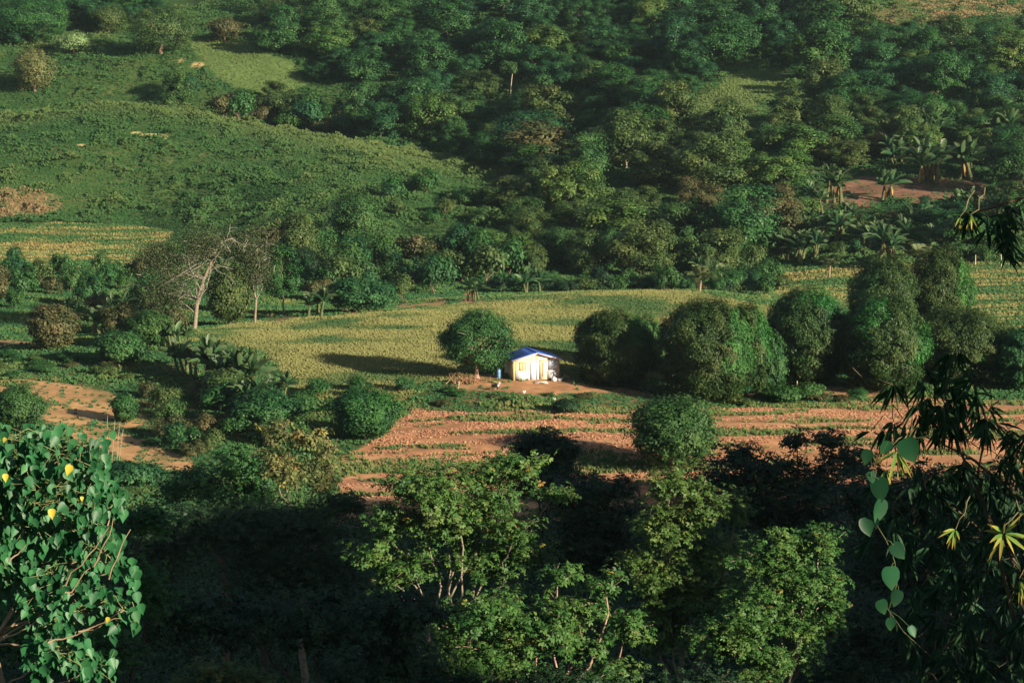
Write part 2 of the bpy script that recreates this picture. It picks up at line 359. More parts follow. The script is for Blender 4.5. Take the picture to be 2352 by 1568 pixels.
# ------------------------------------------------------------------ grass and weeds nobody could count
def scatter_uv(n, poly, yr, rng, step=None):
    """ground points inside an outline, evenly over the land"""
    us = [p[0] for p in poly]; c = max(abs(min(us) - 1176), abs(max(us) - 1176)) / FD * yr[1] * 1.05
    out = []; tot = 0
    lo = (min(us) - 1176) / FD * (yr[0] if min(us) > 1176 else yr[1]) * 1.03; hi = (max(us) - 1176) / FD * (yr[1] if max(us) > 1176 else yr[0]) * 1.03
    for _ in range(60):
        x = rng.uniform(lo, hi, n); y = rng.uniform(yr[0], yr[1], n); z = ground(x, y); u, v, _d = project(x, y, z)
        m = inside(poly, u, v); out.append(np.stack([x, y, z], 1)[m]); tot += m.sum()
        if tot >= n: break
    return np.concatenate(out)[:n]
def tufts(name, P, rng, hgt, wid, C, per=2, mat=None, lean=.35, kind='stuff'):
    b = Buf(); n = len(P); h = np.broadcast_to(hgt, (n,))
    for j in range(per):
        D = unit(np.stack([rng.normal(size=n) * lean, rng.normal(size=n) * lean, np.ones(n)], 1)); N = unit(rnd_dir(n, rng) * .55 + [.35, -.8, .35]); N = unit(N - D * (D * N).sum(1, keepdims=True))
        o = rng.normal(size=(n, 3)) * [.15, .15, 0]; hh = h * rng.uniform(.6, 1.3, n)
        diamonds(b, P + o - [0, 0, .04], D, N, hh, np.asarray(wid) * rng.uniform(.6, 1.3, n), C)
    return tag(put(name, b.mesh(name, mat or M_GRASS)), kind=kind)
def ramp(t, *cs):
    t = np.clip(np.asarray(t), 0, 1) * (len(cs) - 1); i = np.minimum(t.astype(int), len(cs) - 2); f = (t - i)[:, None]; cs = np.array(cs); return cs[i] * (1 - f) + cs[i+1] * f
def build_cover():
    rng = np.random.default_rng(21)
    # meadow
    x = rng.uniform(-48, 52, 150000); y = rng.uniform(244, 334, 150000); k, u, v = zone_of(x, y); nm = np.array([z[0] for z in ZONES] + [''])
    m = (nm[k] == 'yell') & (u > -50) & (u < 2400); x, y = x[m], y[m]; z = ground(x, y)
    g = fbm(x / 7., y / 5., 61, 4) * 2.0 + rng.normal(size=len(x)) * .10 + np.clip((x - 22) / 18, 0, 1) * .5
    tufts('meadow_grass', np.stack([x, y, z], 1), rng, .14 + .14 * rng.random(len(x)), .2, ramp(g * .95 + .22, (.215,.222,.082), (.172,.19,.068), (.10,.145,.05), (.05,.11,.04)), 2)
    # weeds along the furrows
    x = rng.uniform(-32, 52, 60000); y = rng.uniform(197, 246, 60000); k, u, v = zone_of(x, y); row = .5 + .5 * np.cos((y + .04 * x) * 2 * np.pi / 5.6 + 1.6 * noise(x / 14, y / 30, 51))
    gm = row * .45 - .42 + 3.2 * fbm(x / 8., y / 1.5, 53, 4); z = ground(x, y)
    m = (nm[k] == 'plow') & (gm > .2) & (u < 2420) & (rng.random(len(x)) < .6)
    tufts('furrow_weeds', np.stack([x, y, z], 1)[m], rng, .35, .2, ramp(rng.random(m.sum()), (.05,.13,.045), (.10,.17,.05), (.20,.18,.07)), 2)
    m = (nm[k] == 'plow') & (gm <= .25) & (u < 2420) & (rng.random(len(x)) < .8)
    m &= (fbm(x / 7., y / 2., 59, 3) > -.1); tufts('dry_stubble', np.stack([x, y, z], 1)[m], rng, .16, .22, ramp(rng.random(m.sum()), (.48,.29,.15), (.33,.16,.09), (.46,.34,.18)), 2)
    # crop rows
    x = rng.uniform(-90, 90, 110000); y = rng.uniform(275, 424, 110000); k, u, v = zone_of(x, y); z = ground(x, y)
    cr = nm[k] == 'crop'; st = nm[k] == 'stub'; w = np.where(cr, y + .02 * x, y - .03 * x)
    row = .5 + .5 * np.cos(w * 2 * np.pi / np.where(cr, 3.4, 3.9) + 1.2 * noise(x / 18, y / 30, 71)); gm = .9 * row + .15 + 2.0 * fbm(x / 9., y / 2.5, 73, 4)
    m = (cr | st) & (u > -60) & (u < 2420); P = np.stack([x, y, z], 1)[m]
    tufts('crop_plants', P, rng, .3, .26, ramp(1 - gm[m] * .8 + rng.normal(size=m.sum()) * .12, (.05,.12,.04), (.075,.145,.048), (.17,.18,.06), (.27,.22,.09)), 2)
    # creepers and low shrubs over the hills
    n = 420000; x = rng.uniform(-115, 115, n); y = 350 + 240 * rng.random(n) ** 1.25; z = ground(x, y); k, u, v = zone_of(x, y, z)
    bare = np.isin(nm[k], ['dirt', 'crop', 'stub']); m = ~bare & (u > -60) & (u < 2420) & (v > -30)
    x, y, z, kk = x[m], y[m], z[m], k[m]; lump = fbm(x / 3.2, y / 3.2, 91, 3)
    big = fbm(x / 26., y / 26., 93, 3); P = np.stack([x, y, z], 1); P[:, 2] += np.clip(lump + .1, 0, 1) * 2.0 * (nm[kk] != 'pale')
    C = ramp(.42 + big * .55 + lump * .55 + rng.normal(size=len(x)) * .07, (.011,.042,.018), (.022,.078,.027), (.034,.100,.030), (.056,.118,.034), (.11,.135,.048))
    uu, vv, _ = project(x, y, z); vc = np.interp(uu, [-60, 200, 330, 500, 800, 1000, 1250, 1330], [285, 232, 235, 272, 328, 368, 408, 420]); w = np.clip(1 - (vv - vc) / 45, 0, 1) * (y < 475) * (uu < 1340) * (y > 405)  # paler crest grass, with the crest's light edge painted into the colour
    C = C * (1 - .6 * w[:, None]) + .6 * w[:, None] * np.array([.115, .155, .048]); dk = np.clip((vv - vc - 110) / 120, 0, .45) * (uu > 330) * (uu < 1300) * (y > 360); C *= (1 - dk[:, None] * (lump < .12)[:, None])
    dry = nm[kk] == 'dry'; dry &= (fbm(x / 4., y / 4., 81, 3) + rng.normal(size=len(x)) * .15) > -.05; C[dry] = ramp(rng.random(dry.sum()), (.26,.17,.09), (.22,.17,.08), (.09,.13,.045)); pale = nm[kk] == 'pale'; C[pale] = C[pale] * .5 + np.array([.15,.19,.06]) * .5
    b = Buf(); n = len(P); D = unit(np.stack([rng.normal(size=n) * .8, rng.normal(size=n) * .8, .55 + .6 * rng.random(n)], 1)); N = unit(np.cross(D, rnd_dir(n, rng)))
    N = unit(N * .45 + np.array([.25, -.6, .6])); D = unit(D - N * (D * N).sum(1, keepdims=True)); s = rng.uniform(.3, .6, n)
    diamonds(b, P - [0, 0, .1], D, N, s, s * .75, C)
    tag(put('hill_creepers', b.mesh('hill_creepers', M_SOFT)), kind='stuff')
    # low weeds on the valley floor
    n = 190000; x = rng.uniform(-86, 86, n); y = rng.uniform(198, 445, n); z = ground(x, y); k, u, v = zone_of(x, y, z)
    yard = (y > 243) & (y < 262) & (np.abs(x) < 16); den = np.where(k < 0, 1.0 * (y < 372), (1 - .5 * yard) * np.where(nm[k] == 'dirt', .10 + .35 * (fbm(x / 3., y / 3., 81, 3) > .08), 0)); m = (rng.random(n) < den) & (u > -60) & (u < 2420)
    x, y, z = x[m], y[m], z[m]; q = fbm(x / 6., y / 5., 95, 3)
    bank = (y > 228) & (y < 256) & (np.abs(x) < 40)
    C = ramp(.35 + q * .7 + rng.normal(size=len(x)) * .15 + .1 * bank, (.028,.095,.04), (.045,.125,.042), (.09,.155,.045), (.21,.19,.07))
    tufts('valley_weeds', np.stack([x, y, z], 1), rng, .22 + .3 * np.clip(q + .3, 0, 1), .26, C, 3, M_SOFT, .6)
build_cover()
def build_slope_thicket():
    rng = np.random.default_rng(23); n = 330000; y = 30 + 166 * rng.random(n) ** .8; x = rng.uniform(-1, 1, n) * (y * .25 + 8); z = ground(x, y)
    lump = np.clip(fbm(x / 5., y / 5., 97, 3) + .45, 0, 1.2); P = np.stack([x, y, z + lump * 3.4 * rng.random(n) ** .5], 1); N = unit(rng.normal(size=(n, 3)) * .6 + [0, -.3, .7]); s = rng.uniform(.2, .45, n)
    b = Buf(); diamonds(b, P, tangent(N, rng, .5), N, s, s * .6, ramp(.4 + rng.normal(size=n) * .2, (.012,.04,.018), (.022,.065,.024), (.04,.09,.03)))
    tag(put('slope_thicket', b.mesh('slope_thicket', M_LEAF)), kind='stuff')
build_slope_thicket()

# ------------------------------------------------------------------ plant prototypes
GREENS = dict(
  forest=((.015,.060,.016), (.029,.098,.023), (.052,.136,.028)), teal=((.013,.058,.021), (.023,.092,.029), (.042,.126,.036)),
  olive=((.035,.075,.022), (.058,.105,.028), (.095,.135,.038)), brown=((.045,.065,.024), (.080,.090,.032), (.135,.115,.045)),
  mango=((.018,.050,.014), (.034,.078,.018), (.062,.098,.026)), bright=((.018,.085,.018), (.028,.125,.024), (.045,.16,.03)),
  lime=((.12,.22,.08), (.20,.32,.12), (.28,.40,.16)), dark=((.009,.030,.013), (.015,.045,.017), (.028,.066,.024)), canopy=((.028,.085,.018), (.060,.135,.028), (.115,.175,.040)),  # dark: own deep green, lowered to paint more shade into the shaded trees
  tree=((.022,.075,.022), (.04,.115,.03), (.07,.15,.04)), grey=((.028,.055,.018), (.045,.080,.028), (.08,.105,.045)), straw=((.07,.10,.035), (.13,.15,.05), (.22,.20,.08)))
def crown(rng, rx, ry, rz, zc, nclump, cr, nleaf, leaf, pal, aspect=.6, fill=.55, up=.35, low=-.75, patch=None, rough=.5, hang=0.0, mat=None, shell=(.62, .92)):
    """a crown of leaf clumps over an ellipsoid; each clump's leaves face outwards"""
    cs = []
    while len(cs) < nclump:
        d = rnd_dir(1, rng)[0]
        if d[2] < low: continue
        f = rng.uniform(*shell) if rng.random() < fill + .3 else rng.uniform(.15, .6); cs.append(d * f)
    cs = np.array(cs) * [rx, ry, rz]; cr_ = cr * rng.uniform(.65, 1.3, nclump); tone = rng.normal(size=nclump) * .28
    i = rng.integers(0, nclump, nleaf); d = rnd_dir(nleaf, rng); d[:, 2] = np.where(rng.random(nleaf) < .6, np.abs(d[:, 2]), d[:, 2])
    rad = cr_[i] * (rng.random(nleaf) ** .35) * (1 + rough * .4 * rng.normal(size=nleaf)); P = cs[i] + d * rad[:, None] * [1, 1, .8]
    out = unit(P / [rx, ry, rz]); N = unit(d * .75 + out * .5 + rnd_dir(nleaf, rng) * .55 + [0, 0, up]); D = tangent(N, rng, .5 + hang)
    s = leaf * rng.uniform(.6, 1.35, nleaf); t = .45 + tone[i] + rng.normal(size=nleaf) * .16; C = ramp(t, *GREENS[pal])
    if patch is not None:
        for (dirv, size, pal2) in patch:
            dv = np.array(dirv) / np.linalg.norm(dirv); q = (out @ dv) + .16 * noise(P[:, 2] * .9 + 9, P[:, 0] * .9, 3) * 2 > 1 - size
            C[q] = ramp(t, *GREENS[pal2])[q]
    P = P + [0, 0, zc]; ok = P[:, 2] > .05; b = Buf(); diamonds(b, P[ok], D[ok], N[ok], s[ok], s[ok] * aspect, C[ok]); return b, cs + [0, 0, zc]
def shell(b, rng, rx, ry, rz, zc, n, leaf, pal, patch=None, aspect=.45, hang=.8, lump=.10):
    d = rnd_dir(n, rng); th = np.arctan2(d[:, 1], d[:, 0]); k = 3.2
    f = 1 + lump * 2 * (noise(th * 1.6 + 20, d[:, 2] * 2.6, 5) * 1.2 + noise(th * k + 20, d[:, 2] * k * 1.6, 6) + .6 * noise(th * k * 2.3, d[:, 2] * k * 4, 8)) + rng.normal(size=n) * .04
    f = f * (.86 + .14 * rng.random(n) ** .3); low_ = d[:, 2] < 0; dd = d.copy(); hz = np.linalg.norm(d[:, :2], axis=1, keepdims=True)
    dd[low_, :2] = d[low_, :2] / np.maximum(hz[low_], .25) * np.maximum(hz[low_], .25) ** .72          # full skirts that reach down
    P = dd * f[:, None] * [rx, ry, rz]; out = unit(P / [rx, ry, rz]); N = unit(out + rnd_dir(n, rng) * .55 + [0, 0, .15]); D = tangent(N, rng, .5 + hang)
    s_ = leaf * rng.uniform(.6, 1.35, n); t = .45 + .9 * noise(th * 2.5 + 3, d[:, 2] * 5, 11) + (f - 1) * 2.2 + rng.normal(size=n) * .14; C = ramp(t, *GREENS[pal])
    for (dirv, size, pal2) in (patch or []):
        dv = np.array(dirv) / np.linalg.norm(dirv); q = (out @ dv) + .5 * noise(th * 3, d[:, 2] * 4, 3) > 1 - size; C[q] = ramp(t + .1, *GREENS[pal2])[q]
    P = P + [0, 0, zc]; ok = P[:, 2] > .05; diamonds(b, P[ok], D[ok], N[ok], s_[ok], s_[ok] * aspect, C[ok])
def trunk_to(rng, ends, h0, r0, C, base=(0, 0, 0), fork=.45):
    b = Buf(); top = np.array([rng.normal() * .15, rng.normal() * .15, h0]); P, R = crooked(base, top, r0, r0 * .7, rng, .06, 6); R = R.copy(); R[0] *= 1.35; tube(b, P, R, C, 8)
    for e in ends:
        q, Rr = crooked(P[-1] if rng.random() < .7 else P[-2], e, r0 * fork, r0 * .12, rng, .14, 6); tube(b, q, Rr, C, 5)
    return b
BARKS = dict(pale=(.24, .20, .15), brown=(.16, .11, .08), pink=(.34, .22, .17), dark=(.06, .05, .04))
def tree_proto(seed, rx, rz, zc, nclump, cr, nleaf, leaf, pal, bark='brown', tr=.18, h0=None, limbs=6, sh=False, **kw):
    rng = np.random.default_rng(seed); b, cs = crown(rng, rx, rx * rng.uniform(.85, 1.1), rz, zc, nclump, cr, nleaf, leaf, pal, **kw)
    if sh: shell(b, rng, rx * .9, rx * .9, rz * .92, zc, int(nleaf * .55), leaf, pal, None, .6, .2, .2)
    ends = cs[rng.permutation(len(cs))[:limbs]]; t = trunk_to(rng, ends, h0 if h0 else max(zc - rz * .4, .5), tr, BARKS[bark])
    return dict(w=2 * (rx + cr * .55), h=zc + rz + cr * .35, parts=[('trunk', t.mesh('trunk', M_BARK, True)), ('crown', b.mesh('crown', M_LEAF))])
# forest trees: about 8 m, unit size fixed by w and h
FOR = {}
for i, (pal, n) in enumerate([('forest', 4), ('teal', 4), ('olive', 2), ('brown', 2), ('tree', 3), ('canopy', 2)]):
    FOR[pal] = [tree_proto(100 + 10 * i + j, 2.6 + .4 * (j % 2), 3.0 + .3 * (j % 3), 3.7, 40 + 6 * (j % 3), .98, 13000, .25, pal, 'pale' if j == 1 else 'dark', tr=.14, shell=(.65, 1.08), low=-.95, up=.5, aspect=.7) for j in range(n)]
BUSH = {pal: [tree_proto(300 + 10 * i + j, 1.5, 1.1, 1.05, 15, .62, 2600, .22, pal, 'brown', .06, .4, 5, low=-.3, shell=(.5, 1.0)) for j in range(2)] for i, pal in enumerate(['forest', 'teal', 'olive', 'brown', 'tree', 'dark'])}

def size_at(Y): return Y * 1.012 / FD
def stand(name, proto, u, vb, wpx, hpx, label, cat, group=None, rz=0., back=.25, Yoff=0.0):
    """a plant whose foot shows at (u, vb), wpx wide and hpx high"""
    p = G(u, vb); m = size_at(p[1]); w, h = wpx * m, hpx * m / cp
    q = p + [0, 0, 0]; q[1] += w * back + Yoff; q[0] = (u - 1176) / FD * q[1] * 1.012; q[2] = float(ground(q[0], q[1]))
    h += (p[2] - q[2]) * .6; return plant(name, proto, q, label, cat, group, rz, (w / proto['w'], w / proto['w'], h / proto['h']))

# ------------------------------------------------------------------ house
def build_house():
    p = G(1180, 874); yaw = math.radians(15)
    r = thing('house', p - [0, 0, .03], 'small cream and white gabled house with blue tin roof beside the broad mango tree', 'house', None, yaw)
    Wd, Dp, hw, pk, t = 4.85, 3.7, 2.2, 2.84, .1
    white = solid_mat('whitewashed_board', (.74, .73, .72), .8, .2, 1.5, .14, .1); cream = solid_mat('cream_board', (.80, .68, .46), .8, .2, 2.0, .10, .1)
    blueish = solid_mat('pale_blue_sheet', (.68, .74, .84), .7, .3, 1.2, .05, .1); orange = solid_mat('yellow_wood', (.72, .44, .16), .8, .2, 4, .15, .2)
    brown = solid_mat('brown_wood', (.35, .20, .08), .8, .2, 5, .2, .2); blue = solid_mat('blue_roofing', (.13, .27, .9), .45, .4, 3, .08, .1, 0.0, 3.2)
    def gable(y0, y1, z0, z1):
        b = Buf(); mid = Wd * .5
        zt = lambda x: hw + (pk - hw) * (1 - abs(x - mid) / mid)
        xs = np.linspace(0, Wd, 9); V, q = [], []
        for x in xs: V += [(x, y0, z0), (x, y1, z0), (x, y0, min(z1, zt(x))), (x, y1, min(z1, zt(x)))]
        for i in range(8):
            a = 4 * i; q += [[a, a+4, a+6, a+2], [a+1, a+3, a+7, a+5], [a+2, a+6, a+7, a+3], [a, a+1, a+5, a+4]]
        q += [[0, 2, 3, 1], [32, 33, 35, 34]]; b.add(V, q); return b
    put('wall', gable(0, t, 0, 9).mesh('front_wall', cream), r); put('wall', gable(Dp - t, Dp, 0, 9).mesh('rear_wall', cream), r)
    for x in (0, Wd - t):
        b = Buf(); box(b, (x, t, 0), (x + t, Dp - t, hw)); put('wall', b.mesh('side_wall', cream), r)
    for (x0, x1, z0, z1) in [(.2, 1.72, .08, .98), (3.62, 4.72, .08, .98)]: b = Buf(); box(b, (x0, -.03, z0), (x1, 0, z1)); put('lower_panel', b.mesh('lower_panel', white), r)
    b = Buf(); box(b, (3.66, -.03, 1.02), (4.72, 0, 2.0)); put('window_sheet', b.mesh('window_sheet', blueish), r)
    b = Buf(); box(b, (1.74, -.05, .06), (2.36, 0, 1.78)); box(b, (2.39, -.045, .06), (2.68, 0, 2.12)); put('white_door', b.mesh('white_door', blueish), r)
    b = Buf(); box(b, (2.72, -.035, .05), (3.55, 0, 2.02)); d = put('door', b.mesh('door', cream), r)
    b = Buf(); box(b, (3.06, -.06, .35), (3.2, -.035, 1.85)); box(b, (2.72, -.055, 2.02), (3.55, 0, 2.1)); put('frame', b.mesh('door_frame', orange), d)
    b = Buf(); box(b, (.62, -.06, 1.08), (1.3, -.04, 1.16)); box(b, (.62, -.06, 1.86), (1.3, -.04, 1.94)); box(b, (.62, -.06, 1.16), (.70, -.04, 1.86)); box(b, (1.22, -.06, 1.16), (1.3, -.04, 1.86)); box(b, (.92, -.06, 1.16), (1.0, -.04, 1.86))
    wn = put('window', b.mesh('window_frame', orange), r)
    b = Buf()
    for k in range(6): box(b, (.70, -.045, 1.17 + .115 * k), (.92, -.02, 1.24 + .115 * k)); box(b, (1.0, -.045, 1.17 + .115 * k), (1.22, -.02, 1.24 + .115 * k))
    put('slats', b.mesh('window_slats', cream), wn)
    b = Buf(); box(b, (3.7, -.28, 2.14), (4.6, 0, 2.2)); put('awning_board', b.mesh('awning_board', brown), r)
    
    for lo, hi in [((2.36, -.03, 2.14), (2.46, 0, 2.76)), ((-.06, -.04, -.1), (.09, 0, 2.16)), ((4.78, -.04, -.1), (4.9, 0, 2.16))]: b = Buf(); box(b, lo, hi); put('post', b.mesh('house_post', orange), r)
    b = Buf(); mid = Wd / 2; sl = (pk - hw) / mid; oy0, oy1 = -.32, Dp + .25
    for s in (-1, 1):
        x1 = mid + s * (mid + .28); z1 = pk - sl * (mid + .28); up = np.array([0, 0, .055]); n = 10
        ys = np.linspace(oy0, oy1, n); V, q = [], []
        for y in ys: V += [(mid, y, pk + .02), (x1, y, z1 + .02), (mid, y, pk + .065), (x1, y, z1 + .065)]
        for i in range(n - 1):
            a = 4 * i; q += [[a, a+1, a+5, a+4], [a+2, a+6, a+7, a+3], [a+1, a+3, a+7, a+5]]
        q += [[0, 2, 3, 1], [4*n-4, 4*n-3, 4*n-1, 4*n-2]]; b.add(V, q)
    rf = put('roof', b.mesh('roof', blue), r)
    b = Buf(); tube(b, [(mid, oy0, pk + .07), (mid, oy1, pk + .07)], .07, (1, 1, 1), 6); put('ridge_cap', b.mesh('ridge_cap', blue), rf)
    b = Buf()
    for s in (-1, 1):
        x1 = mid + s * (mid + .26); z1 = pk - sl * (mid + .26); V = []
        for y in (oy0 - .02, oy0 + .02): V += [(mid, y, pk - .12), (x1, y, z1 - .12), (x1, y, z1 + .015), (mid, y, pk + .015)]
        b.add(V, [(0,1,2,3),(4,7,6,5),(0,4,5,1),(3,2,6,7),(1,5,6,2),(0,3,7,4)])
    put('fascia', b.mesh('fascia', solid_mat('pinkish_fascia', (.75, .55, .45), .8, .2, 3, .1, .1)), rf)
    return r, yaw
HOUSE, HYAW = build_house()
def near_house(x, y, z=None):
    m = Matrix.Rotation(HYAW, 3, 'Z') @ Vector((x, y, 0)); q = np.array(HOUSE.location) + np.array(m); q[2] = float(ground(q[0], q[1])) if z is None else z; return q
def lathe(b, prof, C=(1, 1, 1), k=14, m=0, c=(0, 0, 0)):
    V = []; th = np.linspace(0, 2*np.pi, k, endpoint=False)
    for r_, z in prof: V += [(c[0] + r_ * math.cos(a), c[1] + r_ * math.sin(a), c[2] + z) for a in th]
    q = [[i*k+j, i*k+(j+1) % k, (i+1)*k+(j+1) % k, (i+1)*k+j] for i in range(len(prof) - 1) for j in range(k)]; b.add(V, q, C, m)
def small_things():
    rng = np.random.default_rng(5)
    # blue drum
    p = G(1147, 868); b = Buf(); lathe(b, [(.001, 0), (.26, 0), (.28, .03), (.28, .28), (.295, .3), (.28, .32), (.28, .58), (.295, .6), (.28, .62), (.28, .86), (.25, .9), (.001, .9)])
    r = thing('water_drum', p, 'light blue plastic drum standing between the mango trunk and the house', 'drum'); put('barrel', b.mesh('drum', solid_mat('blue_plastic', (.22, .42, .72), .45, .4, 3, .1, .05), True), r)
    b = Buf(); lathe(b, [(.001, .905), (.27, .905), (.27, .94), (.001, .95)]); put('lid', b.mesh('drum_lid', solid_mat('blue_lid', (.30, .50, .78), .5, .4, 3, .1, .05), True), r)
    # sack and tub at the corner
    q = near_house(4.75, -.55); b = Buf(); lathe(b, [(.001, 0), (.24, 0), (.33, .28), (.35, .3), (.33, .31), (.24, .06), (.001, .05)])
    tag(put('wash_tub', b.mesh('wash_tub', solid_mat('white_plastic', (.8, .8, .8), .5, .4, 3, .05, 0), True)), 'white plastic wash tub on the ground at the house corner', 'tub').location = q
    q = near_house(4.2, -.5); b = Buf(); lathe(b, [(.001, 0), (.25, .02), (.29, .15), (.24, .33), (.12, .42), (.05, .47), (.001, .5)], k=10)
    tag(put('feed_sack', b.mesh('feed_sack', solid_mat('white_sacking', (.75, .73, .68), .9, .1, 8, .12, .5), True)), 'lumpy white feed sack leaning by the tub', 'sack').location = q
    q = near_house(2.5, -1.3); b = Buf()
    for k, (w, d) in enumerate([(1.5, .75), (1.3, .5)]): box(b, (-w/2, -d/2, -.2 + .12 * k), (w/2, d/2 , -.07 + .12 * k))
    o = tag(put('doorstep', b.mesh('doorstep', solid_mat('pale_stone', (.55, .45, .38), .9, .1, 5, .25, .5))), 'pale flat stone doorstep in front of the house door', 'step'); o.location = q + [0, 0, .08]; o.rotation_euler[2] = HYAW
    # pile of brush and posts below the mango tree
    p = G(1068, 880); b = Buf(); c = (.30, .17, .10)
    for _ in range(70):
        a = rng.uniform(0, 6.28); x = rng.normal() * .75; e = [x, rng.normal() * .3, 0]; f = [x + rng.normal() * .5, rng.normal() * .35, rng.uniform(.35, 1.2)]
        tube(b, *crooked(e, f, rng.uniform(.02, .05), .012, rng, .1, 4), np.array(c) * rng.uniform(.6, 1.6), 4)
    tag(put('brush_pile', b.mesh('brush_pile', M_BARK)), 'pile of dry brown branches on the bare soil under the mango tree', 'brush pile').location = p
    for u, v, lab in [(1089, 884, 'short leaning brown post beside the brush pile'), (1052, 892, 'thin grey stick standing at the brush pile edge')]:
        p = G(u, v); b = Buf(); tube(b, *crooked((0, 0, -.2), (.1, 0, .75), .07, .06, rng, .03, 5), (.30, .15, .08) if u > 1060 else (.4, .34, .28), 7)
        lathe(b, [(.06, 0), (.001, .03)], (.3, .2, .1), 7, 0, (.1, 0, .74)); tag(put('wooden_post', b.mesh('post', M_BARK, True)), lab, 'post').location = p
    for u, v, hh, lab in [(1830, 905, 30, 'pale yellow marker post in front of the mango row'), (2240, 612, 26, 'pale fence post at the upper edge of the crop field'), (2300, 614, 30, 'leaning pale fence post at the crop field edge beside the straight one'), (2150, 622, 16, 'short pale stake behind the tallest mango domes')]:
        p = G(u, v); hgt = hh * size_at(p[1]); b = Buf(); tube(b, *crooked((0, 0, -.2), (rng.normal() * .12, 0, hgt), .075, .055, rng, .03, 5), (.6, .48, .28), 7)
        lathe(b, [(.055, 0), (.001, .03)], (.6, .48, .28), 7, 0, (0, 0, hgt)); tag(put('field_post', b.mesh('post', M_BARK, True)), lab, 'post', 'posts around the fields').location = p
    # thin leaning poles on the near slope
    for k, (u0, v0, u1, v1, Y, lab) in enumerate([(243, 1075, 247, 955, 214, 'thin upright pole standing apart at the foot of the brown slope'), (258, 1062, 276, 968, 214, 'tallest thin leaning pole under the small slope tree'), (252, 1050, 264, 965, 216, 'thin pale pole leaning close to the tallest one'), (275, 1035, 283, 985, 218, 'short thin pole below the small slope tree')]):
        a, e = at(u0, v0, Y), at(u1, v1, Y); a[2] = float(ground(a[0], a[1])) - .1; b = Buf(); tube(b, *crooked((0, 0, 0), e - a, .03, .02, rng, .03, 5), (.36, .30, .24), 5)
        tag(put('bamboo_pole', b.mesh('pole', M_BARK, True)), lab, 'pole', 'bamboo poles on the slope').location = a
small_things()

def skinned(name, pts, edges, rad, mat, sub=2):
    me = bpy.data.meshes.new(name); me.from_pydata(pts, edges, []); o = bpy.data.objects.new(name, me); COL.objects.link(o)
    sk = o.modifiers.new('skin', 'SKIN')
    for i, r_ in enumerate(rad): me.skin_vertices[0].data[i].radius = (r_ if not isinstance(r_, tuple) else r_)[:2] if isinstance(r_, tuple) else (r_, r_)
    me.skin_vertices[0].data[0].use_root = True; s = o.modifiers.new('sub', 'SUBSURF'); s.levels = s.render_levels = sub
    dg = bpy.context.evaluated_depsgraph_get(); m2 = bpy.data.meshes.new_from_object(o.evaluated_get(dg)); bpy.data.objects.remove(o)
    m2.materials.clear(); m2.materials.append(mat); m2.polygons.foreach_set('use_smooth', [True] * len(m2.polygons)); return m2
def patch_mat(name, c1, c2, axis_, pos):
    m, t, N, L = new_mat(name); tc = N('ShaderNodeTexCoord'); sx = N('ShaderNodeSeparateXYZ'); L(tc.outputs['Object'], sx.inputs[0]); nz = N('ShaderNodeTexNoise'); nz.inputs['Scale'].default_value = 4; L(tc.outputs['Object'], nz.inputs[0])
    ad = N('ShaderNodeMath'); ad.operation = 'MULTIPLY_ADD'; ad.inputs[1].default_value = .3; L(nz.outputs[0], ad.inputs[0]); L(sx.outputs[axis_], ad.inputs[2])
    gt = N('ShaderNodeMath'); gt.operation = 'GREATER_THAN'; gt.inputs[1].default_value = pos; L(ad.outputs[0], gt.inputs[0]); mx = N('ShaderNodeMix'); mx.data_type = 'RGBA'; L(gt.outputs[0], mx.inputs[0])
    mx.inputs[6].default_value = (*c1, 1); mx.inputs[7].default_value = (*c2, 1); p = N('ShaderNodeBsdfPrincipled'); p.inputs['Roughness'].default_value = .8; L(mx.outputs[2], p.inputs['Base Color']); o = N('ShaderNodeOutputMaterial'); L(p.outputs[0], o.inputs[0]); return m
def animals():
    # goat, facing right, head up; chest white
    P = [(0,0,.52),(-.28,0,.54),(.25,0,.56),(.38,0,.72),(.46,0,.86),(.62,0,.80),(-.42,0,.62),(-.5,0,.68),
         (.24,-.1,.30),(.25,-.1,.02),(.20,.1,.30),(.21,.1,.02),(-.34,-.11,.38),(-.28,-.11,.22),(-.32,-.11,.02),(-.30,.11,.38),(-.24,.11,.22),(-.28,.11,.02),(.44,.06,.93),(.40,.13,.90),(.44,-.06,.93),(.40,-.13,.90)]
    E = [(0,1),(0,2),(2,3),(3,4),(4,5),(1,6),(6,7),(2,8),(8,9),(2,10),(10,11),(1,12),(12,13),(13,14),(1,15),(15,16),(16,17),(4,18),(18,19),(4,20),(20,21)]
    R = [.17,.15,.16,.09,.08,.045,.05,.02,.05,.026,.05,.026,.07,.035,.026,.07,.035,.026,.03,.016,.03,.016]
    me = skinned('goat', P, E, R, patch_mat('black_and_white_coat', (.02,.018,.018), (.6,.58,.54), 0, .46))
    p = G(1138, 898); o = tag(put('goat', me), 'small black goat with a white chest standing in front of the mango tree', 'goat'); o.location = p; o.rotation_euler[2] = -.5
    P = [(0,0,.2),(-.1,0,.22),(.09,0,.24),(.14,0,.33),(.19,0,.32),(-.17,0,.32),(.01,.04,.1),(.01,.04,.01),(.01,-.04,.1),(.01,-.04,.01)]
    E = [(0,1),(0,2),(2,3),(3,4),(1,5),(0,6),(6,7),(0,8),(8,9)]; R = [.1,.08,.075,.04,.015,.03,.02,.01,.02,.01]
    me = skinned('hen', P, E, R, patch_mat('white_feathers', (.78,.76,.72), (.5,.1,.06), 0, .34))
    for u, v, rz, lab in [(1204, 905, .3, 'white hen on the soil straight below the house front'), (1273, 921, 2.6, 'white hen on the grassy bank beside the dark little bush')]:
        o = tag(put('hen', me), lab, 'hen', 'hens below the house'); o.location = G(u, v); o.rotation_euler[2] = rz; o.scale = (.95,) * 3
animals()

